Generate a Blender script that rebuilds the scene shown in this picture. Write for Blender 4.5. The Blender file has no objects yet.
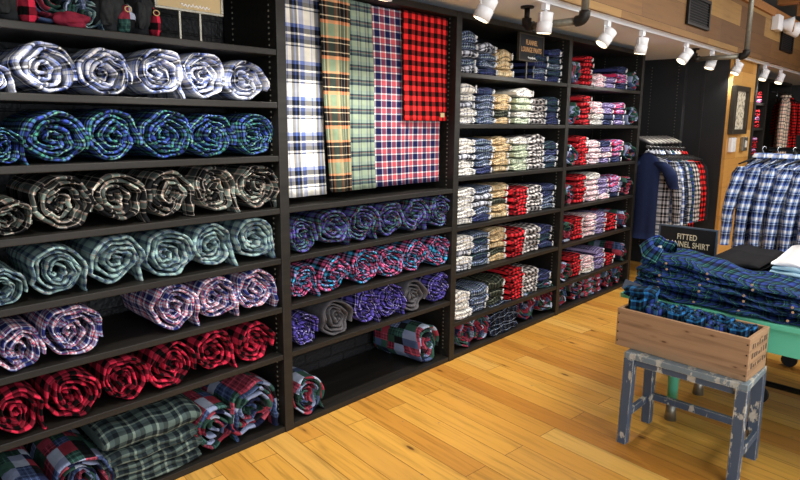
import bpy, bmesh, math, random
from mathutils import Vector, Matrix, noise
SC = bpy.context.scene
COL = SC.collection
PI = math.pi
D, H, F, CY = 2.35, 1.54, 600.0, 222.16
YAW, PIT, ROL = math.radians(45.97), math.radians(9.413), math.radians(0.546)
FW = Vector((math.sin(YAW)*math.cos(PIT), math.cos(YAW)*math.cos(PIT), -math.sin(PIT)))
R0 = Vector((math.cos(YAW), -math.sin(YAW), 0)); U0 = R0.cross(FW)
RT = R0*math.cos(ROL) + U0*math.sin(ROL); UP = U0*math.cos(ROL) - R0*math.sin(ROL)
CAM = Vector((0, -D, H))
def ray(x, y): return FW + RT*((x-400)/F) - UP*((y-CY)/F)
def atY(x, y, Y): d = ray(x, y); return CAM + d*((Y-CAM.y)/d.y)
def atX(x, y, X): d = ray(x, y); return CAM + d*((X-CAM.x)/d.x)
def atZ(x, y, Z): d = ray(x, y); return CAM + d*((Z-CAM.z)/d.z)

# ---------------------------------------------------------------- camera
cd = bpy.data.cameras.new('camera'); cam = bpy.data.objects.new('camera', cd); COL.objects.link(cam)
cd.sensor_fit = 'HORIZONTAL'; cd.sensor_width = 36; cd.lens = 27; cd.shift_y = -(240-CY)/800
cd.clip_start = 0.05; cd.clip_end = 100
cam.matrix_world = Matrix(((RT.x, UP.x, -FW.x, CAM.x), (RT.y, UP.y, -FW.y, CAM.y), (RT.z, UP.z, -FW.z, CAM.z), (0, 0, 0, 1)))
SC.camera = cam
# ---------------------------------------------------------------- world / lights / exposure
w = bpy.data.worlds.new('world'); SC.world = w; w.use_nodes = True
w.node_tree.nodes['Background'].inputs[0].default_value = (0.80, 0.90, 1.0, 1)
w.node_tree.nodes['Background'].inputs[1].default_value = 0.5
SC.view_settings.view_transform = 'Standard'; SC.view_settings.look = 'None'
SC.view_settings.exposure = -0.12; SC.view_settings.gamma = 1.0; SC.view_settings.use_curve_mapping = False
def area(loc, aim, size, power, color, sy=None):
    l = bpy.data.lights.new('area_light', 'AREA'); l.energy = power; l.color = color
    l.shape = 'RECTANGLE'; l.size = size; l.size_y = sy or size
    o = bpy.data.objects.new('area_light', l); COL.objects.link(o); o.location = loc
    o.rotation_euler = (Vector(aim)-Vector(loc)).to_track_quat('-Z', 'Y').to_euler(); return o
area((1.2, -4.6, 2.75), (2.0, 0, 0.9), 2.6, 75, (1.0, 0.97, 0.93), 0.8)
area((4.6, -4.2, 2.75), (4.0, 0, 0.7), 2.6, 60, (1.0, 0.97, 0.93), 0.8)
area((4.4, -1.9, 2.80), (4.4, -1.9, 0), 3.2, 55, (1.0, 0.95, 0.88), 0.5)
area((7.6, -2.6, 2.80), (7.0, -1.2, 0.8), 2.0, 40, (1.0, 0.97, 0.93), 0.8)
area((0.5, -6.2, 0.9), (4.5, -0.2, 2.3), 5.0, 150, (0.86, 0.93, 1.0), 1.6)  # added unseen cool fill, aimed up to brighten the soffit
def spot(loc, aim, power, ang=75, color=(1.0, 0.95, 0.88)):
    l = bpy.data.lights.new('track_spot', 'SPOT'); l.energy = power; l.color = color
    l.spot_size = math.radians(ang); l.spot_blend = 0.7; l.shadow_soft_size = 0.04
    o = bpy.data.objects.new('track_spot', l); COL.objects.link(o); o.location = loc
    o.rotation_euler = (Vector(aim)-Vector(loc)).to_track_quat('-Z', 'Y').to_euler(); return o

# ---------------------------------------------------------------- materials
def lin(h):
    h = h.lstrip('#'); c = [int(h[i:i+2], 16)/255 for i in (0, 2, 4)]
    return tuple((v/12.92 if v <= .04045 else ((v+.055)/1.055)**2.4) for v in c) + (1,)
def raw_c(h):
    h = h.lstrip('#'); return tuple(int(h[i:i+2], 16)/255 for i in (0, 2, 4)) + (1,)
class NT:
    def __init__(s, name):
        s.m = bpy.data.materials.new(name); s.m.use_nodes = True; s.t = s.m.node_tree
        s.b = s.t.nodes['Principled BSDF']
    def n(s, typ, **kw):
        x = s.t.nodes.new(typ)
        for k, v in kw.items():
            if k.startswith('i_'): x.inputs[int(k[2:])].default_value = v
            else: setattr(x, k, v)
        return x
    def l(s, a, b): s.t.links.new(a, b)
    def math(s, op, a, b=None):
        x = s.n('ShaderNodeMath', operation=op)
        for i, v in enumerate((a, b)):
            if v is None: continue
            if isinstance(v, (int, float)): x.inputs[i].default_value = v
            else: s.l(v, x.inputs[i])
        return x.outputs[0]
    def mix(s, fac, a, b, bt='MIX'):
        x = s.n('ShaderNodeMix', data_type='RGBA', blend_type=bt)
        for i, v in ((0, fac), (6, a), (7, b)):
            if isinstance(v, (int, float, tuple)): x.inputs[i].default_value = v
            else: s.l(v, x.inputs[i])
        return x.outputs[2]
    def gamma(s, c):
        g = s.n('ShaderNodeGamma'); s.l(c, g.inputs[0]); g.inputs[1].default_value = 2.2; return g.outputs[0]
    def ramp(s, fac, stops, interp='LINEAR', raw=False):
        x = s.n('ShaderNodeValToRGB'); r = x.color_ramp; r.interpolation = interp
        while len(r.elements) < len(stops): r.elements.new(0.5)
        for e, (p, c) in zip(r.elements, stops):
            e.position = p; e.color = (raw_c(c) if raw else lin(c)) if isinstance(c, str) else (c, c, c, 1)
        if fac is not None: s.l(fac, x.inputs[0])
        return x.outputs[0]
    def bump(s, h, strength, dist=0.01):
        x = s.n('ShaderNodeBump'); x.inputs['Strength'].default_value = strength; x.inputs['Distance'].default_value = dist
        s.l(h, x.inputs['Height']); s.l(x.outputs[0], s.b.inputs['Normal'])
    def rough(s, r, spec=0.3):
        s.b.inputs['Roughness'].default_value = r; s.b.inputs['Specular IOR Level'].default_value = spec
def plain(name, col, rough=0.6, metal=0.0, spec=0.4, nz=0.0, emit=None, estr=0):
    t = NT(name); t.rough(rough, spec); t.b.inputs['Metallic'].default_value = metal
    if nz:
        co = t.n('ShaderNodeTexCoord'); no = t.n('ShaderNodeTexNoise'); no.inputs['Scale'].default_value = 35
        no.inputs['Detail'].default_value = 6
        t.l(co.outputs['Object'], no.inputs['Vector'])
        k = t.ramp(no.outputs[0], [(0.3, 1-nz), (0.7, 1.0)])
        t.l(t.mix(1.0, lin(col), k, 'MULTIPLY'), t.b.inputs['Base Color']); t.bump(no.outputs[0], 0.25, 0.004)
    else: t.b.inputs['Base Color'].default_value = lin(col)
    if emit: t.b.inputs['Emission Color'].default_value = lin(emit); t.b.inputs['Emission Strength'].default_value = estr
    return t.m
def fabric_finish(t, col, uv):
    no = t.n('ShaderNodeTexNoise'); no.inputs['Scale'].default_value = 22; no.inputs['Detail'].default_value = 5
    t.l(uv, no.inputs['Vector'])
    k = t.ramp(no.outputs[0], [(0.3, 0.80), (0.7, 1.0)])
    t.l(t.mix(1.0, col, k, 'MULTIPLY'), t.b.inputs['Base Color'])
    t.bump(no.outputs[0], 0.6, 0.012); t.rough(0.92, 0.15)
def plaid(name, sett, period, sett2=None, period2=None, mixf=0.5, jit=0.0):
    t = NT(name); uv = t.n('ShaderNodeUVMap').outputs[0]
    src = uv
    if jit:
        no = t.n('ShaderNodeTexNoise'); no.inputs['Scale'].default_value = 9; t.l(uv, no.inputs['Vector'])
        v = t.n('ShaderNodeVectorMath', operation='MULTIPLY_ADD'); t.l(no.outputs['Color'], v.inputs[0])
        v.inputs[1].default_value = (jit, jit, 0); t.l(uv, v.inputs[2]); src = v.outputs[0]
    sp = t.n('ShaderNodeSeparateXYZ'); t.l(src, sp.inputs[0])
    fu = t.math('FRACT', t.math('MULTIPLY', sp.outputs[0], 1/period))
    fv = t.math('FRACT', t.math('MULTIPLY', sp.outputs[1], 1/(period2 or period)))
    a = t.ramp(fu, sett, 'CONSTANT', True); b = t.ramp(fv, sett2 or sett, 'CONSTANT', True)
    fabric_finish(t, t.gamma(t.mix(mixf, a, b)), uv); return t.m
def patchwork(name, cols, size=0.09):
    t = NT(name); uv = t.n('ShaderNodeUVMap').outputs[0]
    v = t.n('ShaderNodeVectorMath', operation='SCALE'); t.l(uv, v.inputs[0]); v.inputs[3].default_value = 1/size
    fl = t.n('ShaderNodeVectorMath', operation='FLOOR'); t.l(v.outputs[0], fl.inputs[0])
    wn = t.n('ShaderNodeTexWhiteNoise', noise_dimensions='2D'); t.l(fl.outputs[0], wn.inputs[0])
    n = len(cols); base = t.ramp(wn.outputs[0], [(i/n, c) for i, c in enumerate(cols)], 'CONSTANT')
    sp = t.n('ShaderNodeSeparateXYZ'); t.l(uv, sp.inputs[0])
    st = [(0, '#9aa0a8'), (.12, '#ffffff'), (.2, '#8a8f98'), (.35, '#30323a'), (.42, '#9aa0a8'), (.7, '#d8dce8'), (.76, '#8a8f98'), (.9, '#5c6070')]
    a = t.ramp(t.math('FRACT', t.math('MULTIPLY', sp.outputs[0], 1/0.045)), st, 'CONSTANT')
    b = t.ramp(t.math('FRACT', t.math('MULTIPLY', sp.outputs[1], 1/0.045)), st, 'CONSTANT')
    wn2 = t.math('GREATER_THAN', t.n('ShaderNodeMath').outputs[0], 1)  # plain factor 0
    pl = t.mix(0.5, a, b)
    isplaid = t.math('GREATER_THAN', t.math('FRACT', t.math('MULTIPLY', wn.outputs[0], 7.3)), 0.45)
    m2 = t.mix(1.0, base, pl, 'MULTIPLY'); dbl = t.mix(1.0, m2, m2, 'ADD')
    fabric_finish(t, t.mix(isplaid, base, dbl), uv); return t.m

S = lambda *a: list(a)
M = {}
M['blue_white'] = plaid('blue_white_plaid', S((0, '#ffffff'), (.14, '#8c98d0'), (.18, '#ffffff'), (.32, '#5c70bc'), (.42, '#0c0e12'), (.56, '#ffffff'), (.63, '#181b22'), (.70, '#94a4dc'), (.86, '#eef2ff')), 0.105)
M['navy_green'] = plaid('navy_green_plaid', S((0, '#3c50a8'), (.20, '#0c0f16'), (.36, '#4c9480'), (.50, '#0e1218'), (.58, '#5c78c0'), (.72, '#0c1018'), (.84, '#8cc8ac'), (.92, '#1c2848')), 0.085)
M['black_cream'] = plaid('black_cream_plaid', S((0, '#16171a'), (.2, '#efe0d0'), (.24, '#1a1b1e'), (.40, '#f0dcc8'), (.44, '#7f9088'), (.66, '#d8a890'), (.70, '#f0e4d8'), (.76, '#17181a')), 0.105)
M['teal_grey'] = plaid('teal_grey_plaid', S((0, '#98b8b4'), (.28, '#3c4c64'), (.46, '#8cacac'), (.52, '#a85c5c'), (.55, '#a0bcb8'), (.76, '#303c54'), (.92, '#7c9898')), 0.085)
M['navy_white_red'] = plaid('navy_white_red_plaid', S((0, '#262c60'), (.28, '#f4f4fc'), (.38, '#28306c'), (.46, '#d05868'), (.56, '#e8e8f8'), (.70, '#d86878'), (.78, '#f0f0fc'), (.9, '#303878')), 0.068)
M['buffalo'] = plaid('red_black_check', S((0, '#dc3450'), (.5, '#0a080a')), 0.054)
M['buffalo_hang'] = plaid('bright_red_black_check', S((0, '#f43030'), (.5, '#080608')), 0.056)
PW = ['#9c3c4c', '#34544a', '#1c2240', '#8490b0', '#8c3040', '#40645a', '#121418', '#48587c', '#a04454', '#a8b4cc', '#2c483e']
M['patch'] = patchwork('patchwork_plaid', PW, 0.055)
M['purple_green'] = plaid('purple_green_plaid', S((0, '#54489c'), (.2, '#0e0e14'), (.34, '#4c7c74'), (.5, '#12121a'), (.56, '#9c5c64'), (.6, '#12161e'), (.76, '#6858a8'), (.9, '#5c9084')), 0.075)
M['pink_blue'] = plaid('pink_blue_plaid', S((0, '#f06496'), (.22, '#0c0a10'), (.44, '#4cb8ec'), (.66, '#0e0c12'), (.78, '#e090c0'), (.88, '#101424')), 0.075)
M['purple_check'] = plaid('purple_check_plaid', S((0, '#6458bc'), (.4, '#14122c'), (.56, '#c8c0f4'), (.66, '#100e24')), 0.05)
M['charcoal'] = plain('charcoal_wool', '#5a585c', 0.95, spec=0.1, nz=0.35)
M['dark_felt'] = plain('dark_felt', '#36383a', 0.95, spec=0.1, nz=0.4)
M['maroon'] = plain('maroon_flannel', '#8c2c40', 0.95, spec=0.1, nz=0.3)
M['grey_green'] = plaid('grey_green_plaid', S((0, '#5c6c68'), (.3, '#20282c'), (.5, '#8c9c90'), (.6, '#384448'), (.8, '#1a2024')), 0.10)
M['h_blue'] = plaid('cream_blue_plaid', S((0, '#fbf8ea'), (.30, '#8898d4'), (.34, '#f4f2ee'), (.48, '#20222a'), (.60, '#4c68b8'), (.66, '#23252c'), (.74, '#f6f4ec'), (.80, '#7488cc')), 0.15, S((0, '#f8f4e6'), (.24, '#30343c'), (.28, '#f4efdf'), (.34, '#16181c'), (.46, '#343c5c'), (.56, '#f4f0e4'), (.62, '#1a1c22'), (.76, '#6074b8'), (.86, '#eeeade')), 0.17, .55)
M['h_tan'] = plaid('tan_black_plaid', S((0, '#16161a'), (.06, '#e8d4b8'), (.09, '#16161a'), (.30, '#f0e0c8'), (.33, '#18181a'), (.44, '#e8a070'), (.52, '#76907c'), (.84, '#e89868'), (.92, '#f0d8b4'), (.95, '#a8946c')), 0.10, S((0, '#141416'), (.10, '#e4d0b0'), (.13, '#141416'), (.36, '#e8d4b4'), (.39, '#141416'), (.5, '#ec9c6c'), (.56, '#8c9c7c'), (.9, '#ec9464')), 0.17, .64)
M['h_sage'] = plaid('sage_navy_plaid', S((0, '#94a690'), (.40, '#34405c'), (.52, '#8ca090'), (.58, '#a86050'), (.61, '#8ca090'), (.74, '#1c2a3c'), (.88, '#7c9488')), 0.07, S((0, '#98a68c'), (.36, '#1e2838'), (.52, '#4c625e'), (.60, '#7c4844'), (.64, '#1a2432'), (.76, '#84968a')), .075, .6)
M['h_nwr'] = plaid('navy_white_red_check', S((0, '#1a1e44'), (.34, '#f4f0ec'), (.44, '#242a54'), (.48, '#c45058'), (.80, '#f4f0ec'), (.90, '#1a1c40')), 0.075)
# folded stacks
M['cream'] = plaid('cream_plaid', S((0, '#ece8dc'), (.25, '#70748c'), (.38, '#ece8dc'), (.6, '#b4b0a4'), (.70, '#34384c'), (.8, '#ece8dc')), 0.06)
M['slate'] = plaid('slate_navy_plaid', S((0, '#384468'), (.25, '#d4d8e4'), (.34, '#20283c'), (.5, '#7484a8'), (.66, '#141a28'), (.85, '#94a8a4')), 0.06)
M['tan'] = plaid('tan_plaid', S((0, '#d0ac7c'), (.3, '#2c2824'), (.42, '#d4b888'), (.6, '#8c8068'), (.8, '#e4d0ac')), 0.06)
M['sage'] = plaid('sage_green_plaid', S((0, '#bcc8a8'), (.3, '#3c4c48'), (.45, '#c8ccb0'), (.65, '#6c8070'), (.8, '#dcdccc')), 0.06)
M['bw'] = plaid('black_white_check', S((0, '#e4dcd8'), (.5, '#1c1c20')), 0.045)
M['dkgreen'] = plaid('dark_green_navy_plaid', S((0, '#2c4844'), (.3, '#1a2038'), (.5, '#6c9080'), (.57, '#141a26'), (.8, '#3c4070')), 0.06)
M['navy'] = plaid('navy_purple_plaid', S((0, '#3c4070'), (.3, '#14182c'), (.5, '#8488ac'), (.58, '#1a1e38'), (.8, '#304458')), 0.06)
M['red_fold'] = plaid('red_fold_check', S((0, '#e4303a'), (.5, '#18080a')), 0.042)
M['pinkwhite'] = plaid('pink_white_plaid', S((0, '#f0e2e2'), (.28, '#2c3058'), (.42, '#f0e8e8'), (.6, '#c85868'), (.75, '#ecdce0')), 0.05)
M['purple_fold'] = plaid('lilac_purple_plaid', S((0, '#b0a0d0'), (.32, '#2c2050'), (.55, '#e0dcf0'), (.68, '#40346c')), 0.045)
M['multi'] = plaid('pink_cyan_plaid', S((0, '#f0406c'), (.28, '#241c34'), (.44, '#5cb4e4'), (.6, '#f090b0'), (.8, '#2c3470')), 0.06)
M['olive'] = plaid('olive_black_plaid', S((0, '#4a5044'), (.3, '#14181a'), (.55, '#8c8c78'), (.65, '#20241f')), 0.06)
M['black_blue'] = plaid('black_blue_white_plaid', S((0, '#10141c'), (.35, '#c4d0e4'), (.41, '#12161e'), (.6, '#3c5484'), (.75, '#10131a')), 0.07)
M['shirt_blue'] = plaid('sky_navy_white_plaid', S((0, '#ffffff'), (.24, '#7c9ce0'), (.32, '#2c4490'), (.50, '#101834'), (.64, '#1c3048'), (.70, '#c4dcfc'), (.76, '#24346c'), (.88, '#a0c0f0')), 0.085)
M['pile'] = plaid('blue_green_plaid', S((0, '#3a50a0'), (.22, '#0c1220'), (.40, '#24585c'), (.56, '#0c1422'), (.62, '#6cae9c'), (.68, '#0e1624'), (.84, '#2a3f84')), 0.065, jit=0.02)
M['crate_cloth'] = plaid('teal_blue_flannel', S((0, '#2c64a0'), (.2, '#0c1828'), (.44, '#1f4c5c'), (.6, '#0a1220'), (.9, '#3484c0')), 0.07, jit=0.02)
M['navy_tee'] = plain('navy_jersey', '#1f2a4c', 0.9, spec=0.15, nz=0.15)
M['black_tee'] = plain('black_jersey', '#1d1e22', 0.9, spec=0.15, nz=0.15)
M['white_tee'] = plain('white_jersey', '#e8eaee', 0.9, spec=0.15, nz=0.06)
M['pale_tee'] = plain('pale_blue_jersey', '#bfe4f4', 0.9, spec=0.15, nz=0.06)
M['creamshirt'] = plaid('cream_black_peach_plaid', S((0, '#f8e4c8'), (.3, '#20202c'), (.48, '#f4e8d8'), (.6, '#e88c70'), (.7, '#f8e8d4'), (.85, '#2c2c3c')), 0.09)
M['greywhite'] = plaid('grey_white_plaid', S((0, '#c8ccd8'), (.4, '#1c1e26'), (.6, '#f0f0f4'), (.7, '#20222a')), 0.08)
M['metal_black'] = plain('black_metal', '#141416', 0.45, metal=0.3, nz=0.15)
M['steel'] = plain('grey_steel', '#9a988e', 0.4, metal=0.8, nz=0.25)
M['galv'] = plain('grey_pipe', '#8e8c80', 0.5, metal=0.6, nz=0.3)
M['elbow'] = plain('black_iron', '#2c2a28', 0.5, metal=0.5, nz=0.3)
M['white_paint'] = plain('white_enamel', '#e6e8ec', 0.4)
M['lamp_glow'] = plain('lamp_lens', '#fff2d8', 0.4, emit='#ffe8b8', estr=5)
M['sign_board'] = plain('sign_board', '#17181d', 0.6, nz=0.1)
M['sign_frame'] = plain('slate_frame', '#4a5868', 0.55, nz=0.2)
M['bronze'] = plain('bronze_frame', '#4c463c', 0.45, metal=0.4, nz=0.2)
M['letter'] = plain('cream_ink', '#eadfc0', 0.7)
M['letter_tan'] = plain('tan_ink', '#c89c6c', 0.7)
M['letter_white'] = plain('white_ink', '#f6f8fa', 0.7)
M['tag_white'] = plain('tag_card', '#d8dad8', 0.7)
M['tag_gold'] = plain('gold_label', '#c0a878', 0.4)
M['tag_slate'] = plain('slate_card', '#4c586c', 0.7)
M['cord'] = plain('cotton_cord', '#dcdcdc', 0.9, nz=0.2)
M['button'] = plain('tan_button', '#b89878', 0.5)
M['rubber'] = plain('black_rubber', '#18181a', 0.7)
M['hair_hook'] = plain('chrome', '#c8ccd0', 0.25, metal=1.0)

def wood_shelf():
    t = NT('black_stained_wood'); co = t.n('ShaderNodeTexCoord')
    mp = t.n('ShaderNodeMapping'); mp.inputs['Scale'].default_value = (2, 40, 40); t.l(co.outputs['Object'], mp.inputs[0])
    no = t.n('ShaderNodeTexNoise'); no.inputs['Scale'].default_value = 1.0; no.inputs['Detail'].default_value = 6; t.l(mp.outputs[0], no.inputs[0])
    t.l(t.ramp(no.outputs[0], [(0.3, '#100f0d'), (0.75, '#221f1b')]), t.b.inputs['Base Color']); t.rough(0.5, 0.4)
    t.bump(no.outputs[0], 0.15, 0.002); return t.m
M['shelf'] = wood_shelf()
def brick_black():
    t = NT('black_painted_brick'); co = t.n('ShaderNodeTexCoord')
    mp = t.n('ShaderNodeMapping'); mp.inputs['Rotation'].default_value = (math.radians(90), 0, 0); t.l(co.outputs['Object'], mp.inputs[0])
    br = t.n('ShaderNodeTexBrick'); br.inputs['Scale'].default_value = 1; br.inputs['Brick Width'].default_value = 0.2; br.inputs['Row Height'].default_value = 0.075
    br.inputs['Mortar Size'].default_value = 0.006; br.inputs['Mortar Smooth'].default_value = 0.4
    br.inputs['Color1'].default_value = lin('#1a1a1d'); br.inputs['Color2'].default_value = lin('#141416'); br.inputs['Mortar'].default_value = lin('#0e0e10')
    t.l(mp.outputs[0], br.inputs[0]); t.l(br.outputs[0], t.b.inputs['Base Color']); t.rough(0.55, 0.4)
    no = t.n('ShaderNodeTexNoise'); no.inputs['Scale'].default_value = 60; t.l(co.outputs['Object'], no.inputs[0])
    h = t.math('ADD', t.math('MULTIPLY', br.outputs[1], -1.5), t.math('MULTIPLY', no.outputs[0], 0.6)); t.bump(h, 0.9, 0.01); return t.m
M['brick'] = brick_black()
def wood_boards(name, cols, bw, bh, rot, gap='#3a2a1c', rough=0.45, knots=0.5, grain=1.0, freq=0.5, mort=0.0025, nails=False, satin=0.35, swz=False, ksc=1.9):
    t = NT(name); co = t.n('ShaderNodeTexCoord'); mp = t.n('ShaderNodeMapping'); mp.inputs['Rotation'].default_value = rot
    if swz:
        s_ = t.n('ShaderNodeSeparateXYZ'); c_ = t.n('ShaderNodeCombineXYZ'); t.l(co.outputs['Object'], s_.inputs[0])
        t.l(t.math('ADD', s_.outputs[1], s_.outputs[0]), c_.inputs[0]); t.l(s_.outputs[2], c_.inputs[1]); t.l(c_.outputs[0], mp.inputs[0])
    else: t.l(co.outputs['Object'], mp.inputs[0])
    br = t.n('ShaderNodeTexBrick'); br.offset = 0.37; br.offset_frequency = 2; br.squash = 1.0
    for k, v in (('Scale', 1), ('Brick Width', bw), ('Row Height', bh), ('Mortar Size', mort), ('Mortar Smooth', 0.1), ('Bias', 0.0)): br.inputs[k].default_value = v
    br.inputs['Color1'].default_value = (0, 0, 0, 1); br.inputs['Color2'].default_value = (1, 1, 1, 1); br.inputs['Mortar'].default_value = (0.5, 0.5, 0.5, 1)
    t.l(mp.outputs[0], br.inputs[0])
    n = len(cols); base = t.ramp(br.outputs[0], [(i/(n-1), c) for i, c in enumerate(cols)])
    # grain, shifted per board
    off = t.n('ShaderNodeVectorMath', operation='MULTIPLY_ADD'); t.l(br.outputs[0], off.inputs[0]); off.inputs[1].default_value = (7, 3, 5); t.l(mp.outputs[0], off.inputs[2])
    m2 = t.n('ShaderNodeMapping'); m2.inputs['Scale'].default_value = (1.6, 26, 26); t.l(off.outputs[0], m2.inputs[0])
    no = t.n('ShaderNodeTexNoise'); no.inputs['Scale'].default_value = 1.5; no.inputs['Detail'].default_value = 8; no.inputs['Distortion'].default_value = 0.6; t.l(m2.outputs[0], no.inputs[0])
    g = t.ramp(no.outputs[0], [(0.25, 1-0.42*grain), (0.5, 1-0.08*grain), (0.8, 1.0)])
    col = t.mix(1.0, base, g, 'MULTIPLY')
    m3 = t.n('ShaderNodeMapping'); m3.inputs['Scale'].default_value = (1.1, 3.2, 3.2); t.l(off.outputs[0], m3.inputs[0])
    vo = t.n('ShaderNodeTexVoronoi'); vo.inputs['Scale'].default_value = ksc; t.l(m3.outputs[0], vo.inputs[0])
    kn = t.ramp(vo.outputs['Distance'], [(0.0, 1.0), (0.06, 0.95), (0.09, 0.3), (0.2, 0.0)])
    col = t.mix(t.math('MULTIPLY', kn, knots), col, lin('#4a2410'))
    if nails:
        v2 = t.n('ShaderNodeTexVoronoi'); v2.inputs['Scale'].default_value = 5.5; t.l(mp.outputs[0], v2.inputs[0])
        nk = t.ramp(v2.outputs['Distance'], [(0.0, 1.0), (0.03, 1.0), (0.04, 0.0)]); col = t.mix(t.math('MULTIPLY', nk, 0.55), col, lin('#5c6070'))
    col = t.mix(br.outputs[1], col, lin(gap)); t.l(col, t.b.inputs['Base Color'])
    t.rough(rough, satin); t.bump(t.math('ADD', t.math('MULTIPLY', br.outputs[1], -1), t.math('MULTIPLY', no.outputs[0], 0.25)), 0.3, 0.004)
    return t.m
PLANK_ROT = math.radians(90-5)
M['floor'] = wood_boards('pine_floor', ['#c08234', '#d89e44', '#e4ae50', '#cc9038', '#e6b65e'], 1.9, 0.135, (0, 0, -PLANK_ROT), gap='#7a4c1c', rough=0.33, knots=0.85, grain=1.1, ksc=2.6, nails=True, mort=0.0016)
M['reclaimed'] = wood_boards('reclaimed_boards', ['#5a3e26', '#7e5a34', '#a07c48', '#66462a', '#8c683a'], 0.85, 0.19, (math.radians(90), 0, 0), gap='#3c2818', rough=0.6, knots=0.3, grain=0.7, mort=0.0015)
M['maple'] = wood_boards('column_boards', ['#b4803c', '#cc9850', '#dcaa60', '#c08c48'], 0.55, 0.3, (math.radians(90), 0, 0), gap='#7c5424', rough=0.45, knots=0.35, grain=0.4, mort=0.001)
M['joist'] = wood_boards('joist_wood', ['#a06c3c', '#b88450'], 4, 0.4, (0, 0, math.radians(90)), knots=0.3, rough=0.6, mort=0.0)
M['crate'] = wood_boards('crate_wood', ['#a88668', '#b89674', '#a07c60'], 3, 1, (0, 0, 0), rough=0.75, knots=0.8, grain=1.1, mort=0.0, satin=0.2, swz=True, ksc=6.5)
def distressed(name, base, under, amt=0.56, scale=16):
    t = NT(name); co = t.n('ShaderNodeTexCoord'); mp = t.n('ShaderNodeMapping'); mp.inputs['Scale'].default_value = (1, 1, 0.45); t.l(co.outputs['Object'], mp.inputs[0])
    no = t.n('ShaderNodeTexNoise'); no.inputs['Scale'].default_value = scale; no.inputs['Detail'].default_value = 8; no.inputs['Roughness'].default_value = 0.65; t.l(mp.outputs[0], no.inputs[0])
    geo = t.n('ShaderNodeNewGeometry'); bv = t.n('ShaderNodeBevel'); bv.inputs[0].default_value = .006; dt = t.n('ShaderNodeVectorMath', operation='DOT_PRODUCT'); t.l(bv.outputs[0], dt.inputs[0]); t.l(geo.outputs['Normal'], dt.inputs[1]); pt = t.ramp(dt.outputs['Value'], [(0.85, 1.0), (0.995, 0.0)])
    s = t.math('ADD', no.outputs[0], t.math('MULTIPLY', pt, 0.18))
    k = t.ramp(s, [(amt, 0.0), (amt+.015, 1.0)]); n2 = t.n('ShaderNodeTexNoise'); n2.inputs['Scale'].default_value = 60; t.l(co.outputs['Object'], n2.inputs[0])
    und = t.mix(n2.outputs[0], lin(under), lin('#8c8478')); t.l(t.mix(k, lin(base), und), t.b.inputs['Base Color']); t.rough(0.55, 0.35)
    t.bump(k, 0.35, -0.003); return t.m
M['stool_paint'] = distressed('chipped_slate_paint', '#4a586c', '#dcdcd2', .565)
M['stool_top'] = distressed('worn_pale_slate_paint', '#74848e', '#d4dad6', 0.55)
M['teal'] = distressed('worn_teal_paint', '#62c4a4', '#a8c8a0', 0.66, 9)
M['wall_grey'] = plain('grey_wall_paint', '#3a3c3e', 0.8)
M['panel_black'] = plain('black_panel', '#232426', 0.6, nz=0.1)
M['soffit'] = plain('white_soffit', '#eef2f6', 0.7)
M['ceil'] = plain('white_ceiling', '#b8b8b8', 0.8)

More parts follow.
